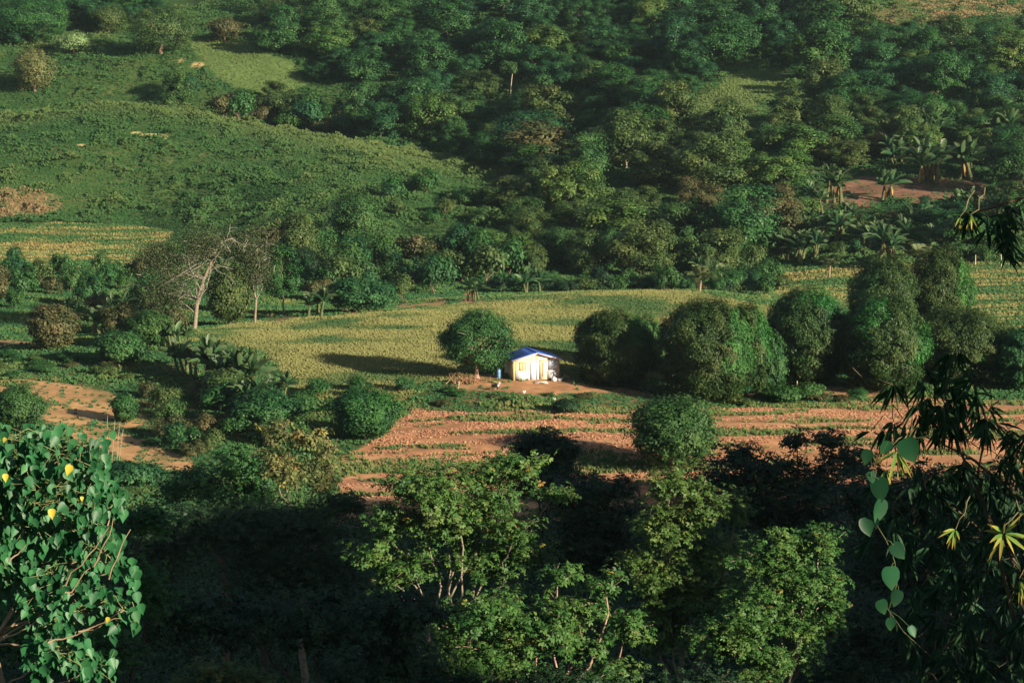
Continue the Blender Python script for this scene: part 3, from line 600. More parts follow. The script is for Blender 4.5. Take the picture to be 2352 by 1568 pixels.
# ------------------------------------------------------------------ mango trees by the house
def mango(seed, w, h, patch, pal='mango', n=15000, bark='pink', h0=None, leaf=.27, twigs=True):
    op = pal == 'tree' and seed == 1096; rng = np.random.default_rng(seed); cr = w * (.13 if op else .10); rx = w / 2 - cr * (1.0 if op else .55); zlow = h * (.2 if op else .04); rz = (h - zlow) * .5 - cr * .2; zc = h - rz - cr * .35
    b, cs = crown(rng, rx, rx, rz * 1.0, zc, 46 if op else 70, cr * 1.25, int(n * .9), leaf, pal, patch=patch, shell=(.85, 1.0), fill=.7, up=.15, low=-.9, hang=.6, aspect=.42)
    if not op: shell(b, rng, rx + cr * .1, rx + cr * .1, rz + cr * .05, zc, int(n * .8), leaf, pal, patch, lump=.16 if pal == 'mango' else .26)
    t = trunk_to(rng, cs[rng.permutation(len(cs))[:16]], h * .32, h * .035, BARKS[bark])
    if twigs:
        for _ in range(7):
            c = cs[rng.integers(len(cs))]; o = unit(c - [0, 0, zc]); P, R = crooked(c - o * cr * .6, c + o * cr * .9 + rng.normal(size=3) * .3, .035, .012, rng, .1, 4); tube(t, P, R, (.42, .36, .30), 4)
    return dict(w=w, h=h, parts=[('trunk', t.mesh('trunk', M_BARK, True)), ('crown', b.mesh('crown', M_LEAF))])
def build_mangos():
    g = 'mango trees around the house'
    R_, L_, T_ = (1, -.25, .1), (-1, -.2, 0), (.3, -.4, 1)
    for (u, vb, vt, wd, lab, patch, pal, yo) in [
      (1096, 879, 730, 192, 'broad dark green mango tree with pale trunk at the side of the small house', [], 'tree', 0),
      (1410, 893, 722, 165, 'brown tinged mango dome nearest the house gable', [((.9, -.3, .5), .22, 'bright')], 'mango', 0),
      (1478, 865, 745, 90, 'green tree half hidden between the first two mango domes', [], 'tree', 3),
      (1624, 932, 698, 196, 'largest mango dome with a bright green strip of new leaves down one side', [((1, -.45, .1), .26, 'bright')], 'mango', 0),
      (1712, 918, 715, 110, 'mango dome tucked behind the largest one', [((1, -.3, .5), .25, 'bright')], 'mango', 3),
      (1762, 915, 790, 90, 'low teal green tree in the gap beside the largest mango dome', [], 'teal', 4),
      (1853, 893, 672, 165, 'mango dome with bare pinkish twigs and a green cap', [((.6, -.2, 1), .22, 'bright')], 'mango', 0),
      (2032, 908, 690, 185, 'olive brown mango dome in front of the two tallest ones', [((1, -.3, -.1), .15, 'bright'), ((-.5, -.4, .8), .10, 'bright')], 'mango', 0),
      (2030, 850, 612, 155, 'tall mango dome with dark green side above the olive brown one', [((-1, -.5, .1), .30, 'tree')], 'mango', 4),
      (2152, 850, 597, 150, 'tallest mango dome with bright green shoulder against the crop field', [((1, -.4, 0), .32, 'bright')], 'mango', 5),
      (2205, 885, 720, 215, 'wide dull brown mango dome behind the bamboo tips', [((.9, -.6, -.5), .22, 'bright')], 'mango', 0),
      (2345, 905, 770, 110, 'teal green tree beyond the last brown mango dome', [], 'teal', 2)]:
        wd = wd * (1.1 if u > 1100 else 1.0); m = size_at(G(u, vb)[1] + wd * .04 * .3); w, h = wd * m, (vb - vt) * m
        pr = mango(int(u), w, h, patch, pal, int(14000 + 330 * w * h), 'pink'); stand('mango_tree', pr, u, vb, wd, vb - vt, lab, 'mango tree', g, 0, .22, yo)
build_mangos()

# ------------------------------------------------------------------ banana plants and palms
def banana_proto(seed, stems=3, dead=True, upright=.9, nl=13):
    rng = np.random.default_rng(seed); bl, bd = Buf(), Buf(); parts = []
    for s in range(stems):
        base = np.array([rng.normal() * .55, rng.normal() * .55, 0]) * (stems > 1); h = rng.uniform(1.1, 1.9) * (1 if s == 0 else .85); top = base + [rng.normal() * .25, rng.normal() * .25, h]
        bs = Buf(); P, R = crooked(base, top, .15, .08, rng, .03, 6); tube(bs, P, R, (.10, .115, .05), 8); parts.append(('stem', bs.mesh('banana_stem', M_BARK, True)))
        n = nl; az = rng.uniform(0, 6.28) + np.arange(n) * 2.4; el = np.linspace(1.4, .35, n) * (upright * .4 + .6) + rng.normal(size=n) * .12
        D = np.stack([np.cos(az) * np.cos(el), np.sin(az) * np.cos(el), np.sin(el)], 1); N = unit(np.cross(np.stack([-np.sin(az), np.cos(az), az * 0], 1), D) * -1); N *= np.sign(N[:, 2:] + 1e-6); sd = np.cross(D, N); tw = rng.uniform(-1.1, 1.1, n)[:, None]; N = N * np.cos(tw) + sd * np.sin(tw)
        C = ramp(rng.random(n), (.020,.070,.030), (.035,.105,.042), (.065,.15,.055))
        strips(bl, np.repeat(top[None], n, 0) + D * .1, D, N, rng.uniform(.9, 2.1, n), rng.uniform(.30, .46, n), C, BLADE, .24, 0, (.10, .13, .05), .25)
        if dead:
            n = 5; az = rng.uniform(0, 6.28, n); D = unit(np.stack([np.cos(az) * .2, np.sin(az) * .2, -az * 0 - 1], 1)); N = unit(np.stack([np.cos(az), np.sin(az), az * 0 + .4], 1))
            strips(bd, np.repeat(top[None], n, 0) - [0, 0, .1], D, N, rng.uniform(.5, 1.0, n), .2, ramp(rng.random(n), (.26,.16,.06), (.17,.11,.05), (.34,.22,.08)), BLADE, .1, 0, None, .3)
    parts.append(('leaves', bl.mesh('banana_leaves', M_BANANA)))
    if dead: parts.append(('dead_leaves', bd.mesh('banana_dead_leaves', M_DRYLEAF)))
    return dict(w=3.4, h=3.3, parts=parts)
BAN = [banana_proto(40, 4), banana_proto(41, 5), banana_proto(42, 4, False, .9, 11), banana_proto(43, 2, True, .9, 13), banana_proto(44, 5, False, .8, 12)]
def palm_proto(seed, hs=1.2, nf=16, L=2.6):
    rng = np.random.default_rng(seed); bt, bl = Buf(), Buf(); top = np.array([.1, 0, hs]); tube(bt, *crooked((0, 0, 0), top, .14, .11, rng, .03, 6), (.30, .22, .15), 8)
    for i in range(nf):
        az = i * 2.4 + rng.normal() * .1; el = rng.uniform(.35, 1.3); d = np.array([math.cos(az) * math.cos(el), math.sin(az) * math.cos(el), math.sin(el)]); n = 26; t = np.linspace(.12, 1, n)[:, None]
        C_ = top + d * L * t + np.array([0, 0, -1]) * L * .42 * t * t; side = np.array([-math.sin(az), math.cos(az), 0]); tube(bt, C_[::5], np.linspace(.03, .01, len(C_[::5])), (.16, .18, .07), 4)
        for s in (-1, 1):
            D = unit(side * s + d * .6 + [0, 0, -.35] + rng.normal(size=(n, 3)) * .1); N = unit(np.cross(D, d)); ll = .75 * np.sin(np.linspace(.5, 3.0, n)) ** .6
            diamonds(bl, C_, D, N, ll, .09, ramp(rng.random(n), (.05,.10,.04), (.10,.15,.06), (.17,.19,.08)))
    return dict(w=4.4, h=hs + 2.3, parts=[('trunk', bt.mesh('trunk', M_BARK, True)), ('fronds', bl.mesh('palm_fronds', M_LEAF))])
PALM = [palm_proto(50), palm_proto(51, 1.8, 14, 2.4)]
def build_bananas():
    g = 'banana plants on the valley slopes'
    L = [(1908, 470, 385, 95, 0, 'banana clump with yellow dry leaves on the pink soil patch'), (2035, 462, 375, 80, 3, 'single banana plant in the middle of the pink soil patch'),
     (2118, 425, 315, 120, 1, 'largest banana clump standing over the pink soil'), (2095, 375, 300, 90, 0, 'banana clump directly above the largest one'), (2145, 340, 262, 90, 0, 'tall banana plant with orange dead leaves above the largest clump'),
     (2215, 415, 315, 100, 1, 'round banana clump beside the largest clump, towards the crop field'), (2278, 348, 262, 90, 0, 'highest banana plant with orange hanging dead leaves'), (2340, 300, 240, 70, 2, 'banana plant at the frame edge above the pink soil'),
     (1925, 555, 482, 95, 4, 'banana clump just under the pink soil patch'), (1985, 570, 500, 90, 4, 'broad banana clump below the single plant'), (2020, 615, 520, 100, 0, 'banana clump with orange stems next to the tall mango domes'), (2070, 560, 490, 90, 2, 'upright banana plant in the dense row under the pink soil'),
     (2125, 540, 470, 90, 4, 'banana clump crowding the upper end of the dense row'), (1870, 600, 520, 90, 4, 'banana clump at the lip of the crop field'), (1815, 600, 520, 95, 4, 'pale banana clump in the row over the crop field'), (1765, 590, 530, 80, 2, 'small banana plant at the start of the row over the crop field'),
     (1840, 545, 485, 80, 2, 'banana plant behind the row over the crop field'), (2160, 600, 520, 90, 2, 'banana plant in the grass behind the tallest mango dome'),
     (222, 768, 695, 85, 3, 'lone banana plant with a brown skirt of dead leaves beside the rusty tree'), (168, 735, 680, 70, 2, 'banana plant rising behind the rusty tree'), (262, 745, 670, 75, 2, 'banana plant against the shaded thicket'), (378, 765, 705, 75, 2, 'upright banana plant near the foot of the bare branched tree'),
     (412, 800, 735, 70, 4, 'low banana plant at the corner of the yellow meadow'), (738, 725, 652, 85, 4, 'banana plant in the shade behind the meadow edge'), (1090, 690, 640, 60, 0, 'small banana plant on the sandy patch over the meadow'), (1208, 675, 605, 70, 4, 'banana plant with bright leaves above the meadow crest'),
     (430, 870, 775, 100, 4, 'dark banana clump at the meadow corner'), (478, 885, 770, 110, 1, 'tall banana clump leading the shaded thicket'), (530, 895, 785, 110, 4, 'banana clump in the middle of the shaded thicket'), (578, 915, 800, 100, 1, 'banana clump reaching over the meadow shadow'), (625, 940, 858, 90, 2, 'lit banana plant at the tip of the shaded thicket'), (560, 960, 870, 100, 0, 'banana clump low in the shaded thicket'), (1622, 665, 585, 60, 2, 'thin banana plant between the palms')]
    L += [(1880, 500, 425, 75, 0, 'small banana clump at the lower rim of the pink soil patch'), (2190, 500, 430, 75, 4, 'leafy banana clump below the far end of the pink soil'), (2250, 520, 450, 80, 2, 'banana clump in shade under the pink soil, near the crop field'), (2320, 430, 350, 80, 1, 'banana clump beyond the pink soil at the frame edge'), (2055, 385, 315, 70, 2, 'banana plant rising behind the single plant of the pink soil'), (2250, 380, 310, 70, 4, 'small banana clump under the highest banana plant'), (1955, 520, 455, 70, 3, 'narrow banana plant right below the pink soil')]
    for k, (u, vb, vt, wd, i, lab) in enumerate(L): stand('banana_plant', BAN[i], u, vb, wd * 1.12, (vb - vt) * 1.15, lab, 'banana plant', g, k * 1.3, .1)
    for k, (u, vb, vt, wd, lab) in enumerate([(1605, 672, 590, 90, 'dark leaning palm behind the meadow crest'), (1655, 660, 590, 80, 'second palm beside the leaning one behind the meadow'), (2110, 620, 545, 110, 'yellowish palm between the bananas and the tall mango domes'), (1900, 640, 575, 70, 'small palm at the upper lip of the crop field')]):
        stand('palm_tree', PALM[k % 2], u, vb, wd, vb - vt, lab, 'palm', 'small palms', k * 2.1, .1)
build_bananas()

# ------------------------------------------------------------------ single trees and bushes of note
def build_single_trees():
    def one(name, u, vb, vt, wd, pal, lab, cat='tree', bark='brown', n=9000, leaf=.30, dense=40, grp=None, yo=0, mn=False, **kw):
        m = size_at(G(u, vb)[1]); w, h = wd * m, (vb - vt) * m; cr = min(w, h) * (.22 if cat == 'bush' else .18); leaf = leaf * (1.25 if cat == 'bush' else 1); dense = int(dense * .6) if cat == 'bush' else dense
        rx, rz = w / 2 - cr * .5, h * .46 - cr * .2; zc = h - rz - cr * .3
        pr = tree_proto(int(u * 7 + vb), rx, rz, zc, dense, cr, n, leaf, pal, bark, max(w * .025, .08), None, 8, sh=cat == 'bush' or kw.get('low', 0) <= -.9, **kw); stand(name, pr, u, vb, wd * (1.2 if cat == 'bush' else 1.08), vb - vt, lab, cat, grp, 0, .2, yo)
    one('tree', 98, 222, 115, 112, 'straw', 'round yellow green tree standing alone above the smooth grassy ridge', low=-.9, n=9000)
    one('tree', 385, 135, 20, 170, 'olive', 'large drooping olive brown tree on the upper slope', n=15000, hang=.6, low=-.9)
    one('tree', 268, 85, 15, 85, 'olive', 'rounded olive tree on the slope next to the large drooping one', n=7000, low=-.9)
    one('tree', 90, 110, 0, 190, 'forest', 'wide dark tree mass in the top corner above the round yellow green tree', n=16000, low=-.95)
    one('tree', 530, 98, 40, 80, 'brown', 'small brownish tree on the crest of the upper grassy hill', n=6000, low=-.9)
    one('bush', 188, 126, 78, 95, 'lime', 'pale lime green bush on the upper slope', 'bush', n=6000, leaf=.2)
    one('tree', 530, 748, 610, 112, 'olive', 'tall oval olive tree at the corner of the yellow meadow', n=12000, low=-.95, dense=60)
    one('tree', 655, 722, 555, 95, 'forest', 'dark green tree with a pale forked trunk behind the meadow corner', bark='pale', n=9000, dense=34)
    one('tree', 690, 630, 492, 105, 'olive', 'domed olive tree at the foot of the grassy hill', n=9000, low=-.95)
    one('tree', 615, 600, 520, 120, 'brown', 'pale brown bushy tree behind the bare branched ones', n=7000)
    one('tree', 825, 588, 438, 130, 'tree', 'tall tree casting a dark hollow on the grassy hill foot', n=12000, low=-.9)
    one('tree', 125, 805, 700, 125, 'brown', 'rusty brown round tree in the corner meadow beside the banana plants', n=10000, low=-.9)
    one('tree', 705, 655, 570, 70, 'dark', 'dark low tree beside the forked pale trunk')
    one('bush', 1548, 1098, 915, 195, 'tree', 'big round green bush standing in the ploughed field', 'bush', n=26000, leaf=.18, dense=80, low=-.7)
    one('bush', 838, 1020, 893, 150, 'forest', 'dense green bush at the corner of the ploughed field', 'bush', n=20000, leaf=.18, dense=60, low=-.7)
    one('bush', 285, 975, 905, 62, 'tree', 'small round tree on the brown slope above the poles', 'bush', n=5000, leaf=.16)
    one('bush', 40, 1000, 888, 125, 'tree', 'dark bush with yellow fruit above the heart leaved tree', 'bush', n=16000, leaf=.15)
    one('bush', 610, 1000, 895, 160, 'teal', 'grey green thicket tree below the shaded bananas', 'bush', n=14000, leaf=.22)
    one('bush', 520, 930, 850, 110, 'olive', 'olive shrub at the foot of the shaded bananas', 'bush', n=9000, leaf=.2)
    one('bush', 280, 845, 765, 110, 'tree', 'green bush under the lone banana plant', 'bush', n=9000, leaf=.2)
    one('bush', 345, 800, 715, 110, 'forest', 'dark green bush before the bare branched tree', 'bush', n=9000, leaf=.2)
    one('bush', 1300, 952, 920, 60, 'dark', 'little dark bush on the bank below the house', 'bush', n=2500, leaf=.15)
    one('bush', 1860, 920, 880, 70, 'tree', 'low green bush in front of the mango row by the marker post', 'bush', n=3000, leaf=.18)
    one('bush', 1800, 928, 888, 90, 'forest', 'low dark bush beside the largest mango dome at the field edge', 'bush', n=3500, leaf=.18)
    one('bush', 830, 718, 640, 150, 'teal', 'broad teal green bush overhanging the meadow edge', 'bush', n=9000, leaf=.25)
    one('bush', 300, 1120, 1068, 130, 'teal', 'blue green leafy clump at the bottom of the brown slope', 'bush', n=7000, leaf=.2)
    # bare branched grey trees: trunks follow the photograph's forks
    for (pts, Y, lab, boxes, rr) in [
        ([(446, 758), (450, 720), (453, 690), (468, 640), (486, 600), (497, 575)], 286, 'tall grey tree with bare white branches at the meadow corner', [(400, 620, 80, 70), (470, 560, 60, 40), (380, 680, 55, 50), (360, 590, 40, 35)], .30),
        ([(585, 735), (588, 690), (580, 650), (590, 600), (592, 570)], 294, 'second grey tree with thin white branches beside the olive trees', [(590, 610, 45, 50), (565, 570, 30, 35)], .16)]:
        rng = np.random.default_rng(int(Y)); W_ = [at(u, v, Y) for u, v in pts]; W_[0][2] = float(ground(W_[0][0], Y)) - .2; o = W_[0].copy(); W_ = np.array(W_) - o; bt, bl = Buf(), Buf()
        tube(bt, W_, np.linspace(rr, rr * .45, len(W_)), (.24, .19, .14), 8); tips = []
        for k in range(1, len(W_)):
            for s in range(3 if k > 1 else 1):
                d = np.array([rng.choice([-1, 1]) * rng.uniform(.4, 1.1) - .15, rng.normal() * .5, rng.uniform(.1, 1.1)]); tips += branches(bt, W_[k], d, rng.uniform(1.6, 2.7) * rr / .3 ** 1, rr * .36, 2, rng, (.22, .205, .16), .75, 3, .35, .6)
        for (u, v, ru, rv) in boxes:
            c = at(u, v, Y) - o; m = size_at(Y); n = 4200; P = c + rng.normal(size=(n, 3)) * [ru * m * .5, 1.2, rv * m * .5]; N = rnd_dir(n, rng); N[:, 2] = abs(N[:, 2]); diamonds(bl, P, tangent(N, rng, .4), N, .22, .12, ramp(rng.random(n), *GREENS['grey']) )
            for _ in range(22): q = c + rng.normal(size=3) * [ru * m * .5, .8, rv * m * .4]; tube(bt, *crooked(W_[rng.integers(1, len(W_))] if _ < 7 else q + rng.normal(size=3) * .6, q, .05, .012, rng, .15, 5), (.30, .26, .21), 4)
        r = thing('bare_tree', o, lab, 'tree', 'grey bare branched trees'); put('trunk', bt.mesh('trunk', M_BARK, True), r); put('crown', bl.mesh('crown', M_LEAF), r)
build_single_trees()

# ------------------------------------------------------------------ woods on the hills: each tree its own
NUM = ['', 'second ', 'third ', 'fourth ', 'fifth ', 'sixth ', 'seventh ', 'eighth ', 'ninth ', 'tenth ', 'eleventh ', 'twelfth ']
def place_words(u, v, kind):
    spots = [(100, 170, 'round yellow-green tree'), (385, 80, 'drooping brown tree'), (560, 140, 'upper grassy hill'), (900, 330, 'grassy ridge end'), (300, 300, 'grassy ridge'), (1220, 415, 'grassy ridge tip'), (830, 510, 'tall hollow tree'), (1168, 205, 'slim pale trunk'), (1248, 220, 'short pale trunk'), (1580, 160, 'hillside pale trunk'), (1700, 200, 'hillside clearing'), (2150, 30, 'dry top clearing'), (1910, 430, 'bananas on pink soil'), (2140, 330, 'largest banana clump'), (2300, 420, 'orange leaved bananas'), (1450, 640, 'meadow crest'), (1000, 660, 'sandy patch'), (1650, 620, 'leaning palm'), (1765, 560, 'small banana row'), (200, 560, 'stubble field'), (600, 680, 'forked pale trunk'), (2100, 600, 'tall mango domes'), (700, 900, 'shaded thicket'), (200, 740, 'rusty tree'), (838, 950, 'field corner bush'), (1232, 850, 'small house')]
    d = min(spots, key=lambda s: (s[0] - u) ** 2 + 2 * (s[1] - v) ** 2); dv, du = v - d[1], u - d[0]
    return ('uphill of the ' if dv < -45 else 'downhill of the ' if dv > 45 else 'beside the ') + d[2]
def number(labs):
    for lab, os_ in labs.items():
        if len(os_) > 1:
            os_.sort(key=lambda a: a[0])
            for k, (u, o) in enumerate(os_): o['label'] = f"{lab}, {'leftmost' if k == 0 else NUM[min(k, 11)] + 'from left'}"
def build_woods():
    rng = np.random.default_rng(77)
    woods = [([(-80, -60), (2450, -60), (2450, 560), (2180, 600), (2180, 500), (2290, 470), (2260, 400), (2180, 380), (2080, 380), (2050, 250), (2050, 380), (1900, 400), (1860, 440), (1870, 520), (1760, 570), (1700, 640), (1500, 665), (1250, 672), (1100, 640), (1120, 520), (1230, 420), (1000, 352), (830, 320), (700, 290), (560, 265), (400, 250), (420, 215), (560, 235), (720, 260), (860, 260), (720, 180), (600, 100), (600, 0), (480, 0), (440, 20), (300, 60), (240, 80), (150, 70), (90, 110), (60, 110), (-80, 150)], (358, 590), 7.3)]
    clear = [[(1560, 240), (1680, 150), (1840, 155), (1860, 230), (1790, 320), (1680, 340), (1580, 310)], [(1960, 55), (2010, 10), (2120, -60), (2450, -60), (2450, 110), (2250, 110), (2060, 110)], [(1820, 410), (1900, 395), (2290, 370), (2310, 540), (1990, 570), (1820, 560)], [(400, -60), (640, -60), (600, 110), (470, 85), (410, 60)], [(1750, 560), (2180, 560), (2180, 600), (1750, 600)], [(-80, 90), (20, 110), (20, 140), (-80, 150)]]
    pts = []
    for poly, yr, gap in woods:
        P = scatter_uv(5200, poly, yr, rng); u, v, _ = project(*P.T)
        ok = np.ones(len(P), bool)
        for c in clear: ok &= ~inside(c, u, v)
        P = P[ok]; sz = rng.uniform(.62, 1.38, len(P)) * (1 + .25 * noise(P[:, 0] / 30, P[:, 1] / 30, 7))
        for p, s in zip(P, sz):
            if all((p[0] - q[0]) ** 2 + (p[1] - q[1]) ** 2 > (gap * .5 * (s + r)) ** 2 for q, r in pts): pts.append((p, s))
    rows = []
    for p, s in pts:
        w = 9.6 * s * rng.uniform(.85, 1.15); h = 7.4 * s * rng.uniform(.8, 1.25); u, v, _ = project(*p)
        t = .5 + .9 * float(fbm(p[0] / 34, p[1] / 34, 15, 2)) + rng.normal() * .3 + (v - 250) / 900
        pal = 'teal' if t < .38 else 'forest' if t < .62 else 'tree' if t < .82 else 'olive' if t < 1.3 else 'brown'
        if rng.random() < .10: pal = 'canopy'
        rows.append((p, w, h, u, v, pal, v + 0 * h))
    rows.sort(key=lambda r: -r[6]); lead, rest = rows[:292], rows[292:]
    words = dict(teal='blue-green', forest='deep-green', tree='green', olive='olive', brown='brownish', canopy='yellow-green', dark='dark'); labs = {}
    for p, w, h, u, v, pal, _ in lead:
        shape = ('tall' if h > w * 1.02 else 'spreading' if w > h * 1.3 else 'rounded'); size = 'large ' if w * h > 80 else 'small ' if w * h < 45 else ''
        pr = FOR[pal][rng.integers(len(FOR[pal]))]; lab = f"{size}{shape} {words[pal]} tree {place_words(u, v, pal)}"
        o = plant('forest_tree', pr, p - [0, 0, .3], lab, 'tree', 'trees of the hillside wood', rng.uniform(0, 6.28), (w / pr['w'], w / pr['w'], h / pr['h'])); labs.setdefault(lab, []).append((u, o))
    number(labs)
    # what is left of the wood, farthest and mostly hidden: one mass
    b = Buf()
    for p, w, h, u, v, pal, _ in rest:
        n = 1500; cl = rnd_dir(16, rng) * [w * .34, w * .34, h * .33] + [0, 0, h * .55]; i = rng.integers(0, 16, n); d = rnd_dir(n, rng); P = cl[i] + d * w * .15; N = unit(d + [0, 0, .4] + rnd_dir(n, rng) * .5); s = rng.uniform(.3, .6, n)
        diamonds(b, P + p, tangent(N, rng, .5), N, s, s * .6, ramp(.45 + rng.normal(size=n) * .25, *GREENS[pal]))
    if rest: tag(put('distant_wood', b.mesh('distant_wood', M_LEAF)), kind='stuff')
    print('woods', len(lead), len(rest))
    # pale trunks that catch the light in the wood
    for k, (u, v0, v1, lab) in enumerate([(1168, 245, 165, 'slim pale trunk in the middle of the wood, the taller of two'), (1248, 245, 195, 'short thick pale trunk shining in the wood'), (1580, 178, 140, 'pale trunk lower edge of the dark forest hollow'), (1045, 345, 290, 'grey slender trunk above the grassy ridge tip')]):
        p = G(u, v0); m = size_at(p[1]); H = (v0 - v1) * m; b = Buf(); tube(b, *crooked((0, 0, -.5), (H * .12, 0, H), .2 if k == 1 else .12, .07, rng, .03, 6), (.44, .36, .27), 7); b2, cs = crown(rng, 1.8, 1.8, 1.2, H + .6, 14, .8, 2200, .3, 'tree')
        for c in cs[:5]: tube(b, *crooked((H * .12, 0, H * .95), c, .07, .03, rng, .1, 4), (.5, .42, .32), 5)
        r = thing('slender_tree', p, lab, 'tree', 'pale trunked trees in the wood'); put('trunk', b.mesh('trunk', M_BARK, True), r); put('crown', b2.mesh('crown', M_LEAF), r)
    # shrubs
    shr = [([(-40, 640), (330, 640), (430, 760), (420, 800), (280, 790), (180, 690), (60, 700), (-40, 760)], (255, 352), 26, 75, 65), ([(700, 560), (1100, 600), (1180, 640), (1120, 660), (900, 695), (700, 710), (690, 640)], (300, 392), 30, 95, 75), ([(900, 420), (1200, 470), (1100, 600), (900, 560)], (365, 430), 12, 70, 50),
           ([(700, 880), (1000, 895), (1000, 930), (900, 950), (700, 960)], (228, 258), 8, 60, 36), ([(560, 235), (860, 300), (830, 325), (520, 275), (400, 235)], (440, 500), 15, 80, 55), ([(330, 900), (700, 950), (680, 1080), (420, 1060), (340, 980)], (200, 250), 20, 90, 60), ([(1880, 500), (2180, 500), (2150, 600), (1900, 600)], (350, 400), 12, 60, 45),
           ([(1700, 560), (1780, 640), (1800, 720), (1700, 690), (1600, 670)], (320, 370), 8, 70, 60), ([(1480, 640), (1640, 650), (1790, 690), (1770, 706), (1600, 672), (1480, 662)], (318, 350), 14, 60, 50), ([(2180, 570), (2400, 570), (2400, 605), (2180, 605)], (350, 400), 10, 60, 40), ([(1700, 905), (2060, 908), (2000, 925), (1700, 935)], (228, 256), 8, 55, 26), ([(-40, 820), (280, 820), (300, 880), (100, 870), (-40, 870)], (240, 280), 14, 55, 22), ([(1000, 900), (1300, 905), (1420, 925), (1000, 935)], (232, 252), 10, 45, 16)]
    labs = {}
    for u in range(1150, 1830, 38):
        vc = np.interp(u, [1150, 1450, 1600, 1780, 1850], [685, 660, 670, 706, 725]); Y = 338 + rng.uniform(-3, 4); x = (u - 1176) / FD * Y * 1.01; p = np.array([x, Y, float(ground(x, Y))]); m = size_at(Y); top = at(u, vc - rng.uniform(22, 62), Y)[2] - p[2]; pal = ['dark', 'forest', 'dark', 'tree', 'olive'][rng.integers(5)]; pr = BUSH[pal][rng.integers(2)]; w = rng.uniform(60, 95) * m
        lab = f"{'tall' if top > 4 else 'low'} {words[pal]} shrub in the hedge behind the meadow crest"; o = plant('shrub', pr, p, lab, 'shrub', 'shrubs between fields and hills', rng.uniform(0, 6.28), (w / pr['w'], w / pr['w'], max(top, 2) / pr['h'])); labs.setdefault(lab, []).append((u, o))
    for poly, yr, n, wd, hp in shr:
        P = scatter_uv(400, poly, yr, rng); got = []
        for p in P:
            u, v, _ = project(*p); m = size_at(p[1])
            if len(got) >= n or any((u - a) ** 2 + 4 * (v - b_) ** 2 < (wd * .45) ** 2 for a, b_ in got): continue
            got.append((u, v)); s = rng.uniform(.7, 1.3); pal = ['forest', 'teal', 'olive', 'tree', 'forest', 'brown'][rng.integers(6)]; pr = BUSH[pal][rng.integers(2)]
            lab = f"{'wide' if wd * s > 80 else 'small' if wd * s < 50 else 'round'} {words[pal]} shrub {place_words(u, v, pal)}"
            o = plant('shrub', pr, p - [0, 0, .15], lab, 'shrub', 'shrubs between fields and hills', rng.uniform(0, 6.28), (wd * s * m / pr['w'],) * 2 + (hp * s * m / pr['h'],)); labs.setdefault(lab, []).append((u, o))
    number(labs)
build_woods()

# ------------------------------------------------------------------ near trees on the slope below the camera
def near_tree(name, Y, blobs, lab, seed, pal='tree', leaf=.13, dens=1.0, bark='pale', sprig=6, foot=None, mat=None, yellow=.0, ydepth=1.0, grp='trees below the viewpoint', tr=.16, cat='tree', droop=.35):
    """blobs: (u, v, ru, rv[, dy]) – clumps of foliage where they stand Y metres ahead"""
    rng = np.random.default_rng(seed); m = size_at(Y); fu = foot if foot is not None else np.mean([q[0] for q in blobs]); f = at(fu, 1200, Y); f[2] = float(ground(f[0], f[1])) - .2
    bt, bl = Buf(), Buf(); C0 = []
    for q in blobs:
        u, v, ru, rv = q[:4]; dy = q[4] if len(q) > 4 else 0; c = at(u, v, Y + dy); ru, rv = ru * 1.12, rv * 1.12; r = np.array([ru * m, max(ru, rv) * m * .8 * ydepth, rv * m]); C0.append((c - f, r))
    top = np.mean([c for c, r in C0], 0); z0 = min(c[2] - r[2] for c, r in C0); k0 = np.array([top[0] * .35, top[1] * .3, max(z0 * .75, 1.5)])
    P, R = crooked((0, 0, 0), k0, tr * 1.5, tr, rng, .04, 8); tube(bt, P, R, BARKS[bark], 8)
    for c, r in C0:
        P, R = crooked(k0, c - [0, 0, r[2] * .3], tr * .42, tr * .15, rng, .10, 8); tube(bt, P, R, np.array(BARKS[bark]) * rng.uniform(.8, 1.1), 6)
        area = 4 * np.pi * (r[0] * r[2]); ns = int(dens * area * 33 / (leaf / .13) ** 2); nb = max(int(area * 1.1), 10)
        # twigs run out from the heart of the clump; sprays of leaflets sit along them
        d = rnd_dir(nb, rng); d[:, 2] = d[:, 2] * .8 + .15; e = c + d * r * rng.uniform(.65, 1.0, (nb, 1)); s0 = c - [0, 0, r[2] * .2]
        for j in range(min(nb, 14)): tube(bt, *crooked(s0 if j % 2 else c + (e[j] - c) * .2, e[j], tr * .11, .012, rng, .12, 5), np.array(BARKS[bark]) * .9, 4)
        i = rng.integers(0, nb, ns); t = rng.random(ns) ** .5; cl = .11 * r.mean() + .10
        S = c + (e[i] - c) * t[:, None] + rng.normal(size=(ns, 3)) * cl * [1, 1, .6]; o = unit((S - c) / r); Nn = unit(o * .4 + rng.normal(size=(ns, 3)) * .4 + [.1, -.15, .8])
        tone = rng.normal(size=nb) * .22; tt = .5 + tone[i] + .15 * rng.normal(size=ns); Cc = ramp(tt, *GREENS[pal]); yl = rng.random(ns) < yellow * .35; Cc[yl] = ramp(rng.random(yl.sum()), (.20,.19,.04), (.24,.14,.04))
        a = unit(np.cross(Nn, rnd_dir(ns, rng))); b_ = np.cross(Nn, a)
        for j in range(sprig):
            th = 2 * np.pi * j / sprig + rng.normal(size=ns) * .25; D = unit(a * np.cos(th)[:, None] + b_ * np.sin(th)[:, None] + [0, 0, -droop]); L_ = leaf * rng.uniform(.7, 1.3, ns); NN = unit(Nn - D * (D * Nn).sum(1, keepdims=True))
            diamonds(bl, S + D * leaf * .15, D, NN, L_, L_ * .48, Cc * rng.uniform(.85, 1.15, (ns, 1)))
    r = thing(name, f, lab, cat, grp); put('trunk', bt.mesh('trunk', M_BARK, True), r); put('crown', bl.mesh('crown', mat or M_LEAF), r); return r
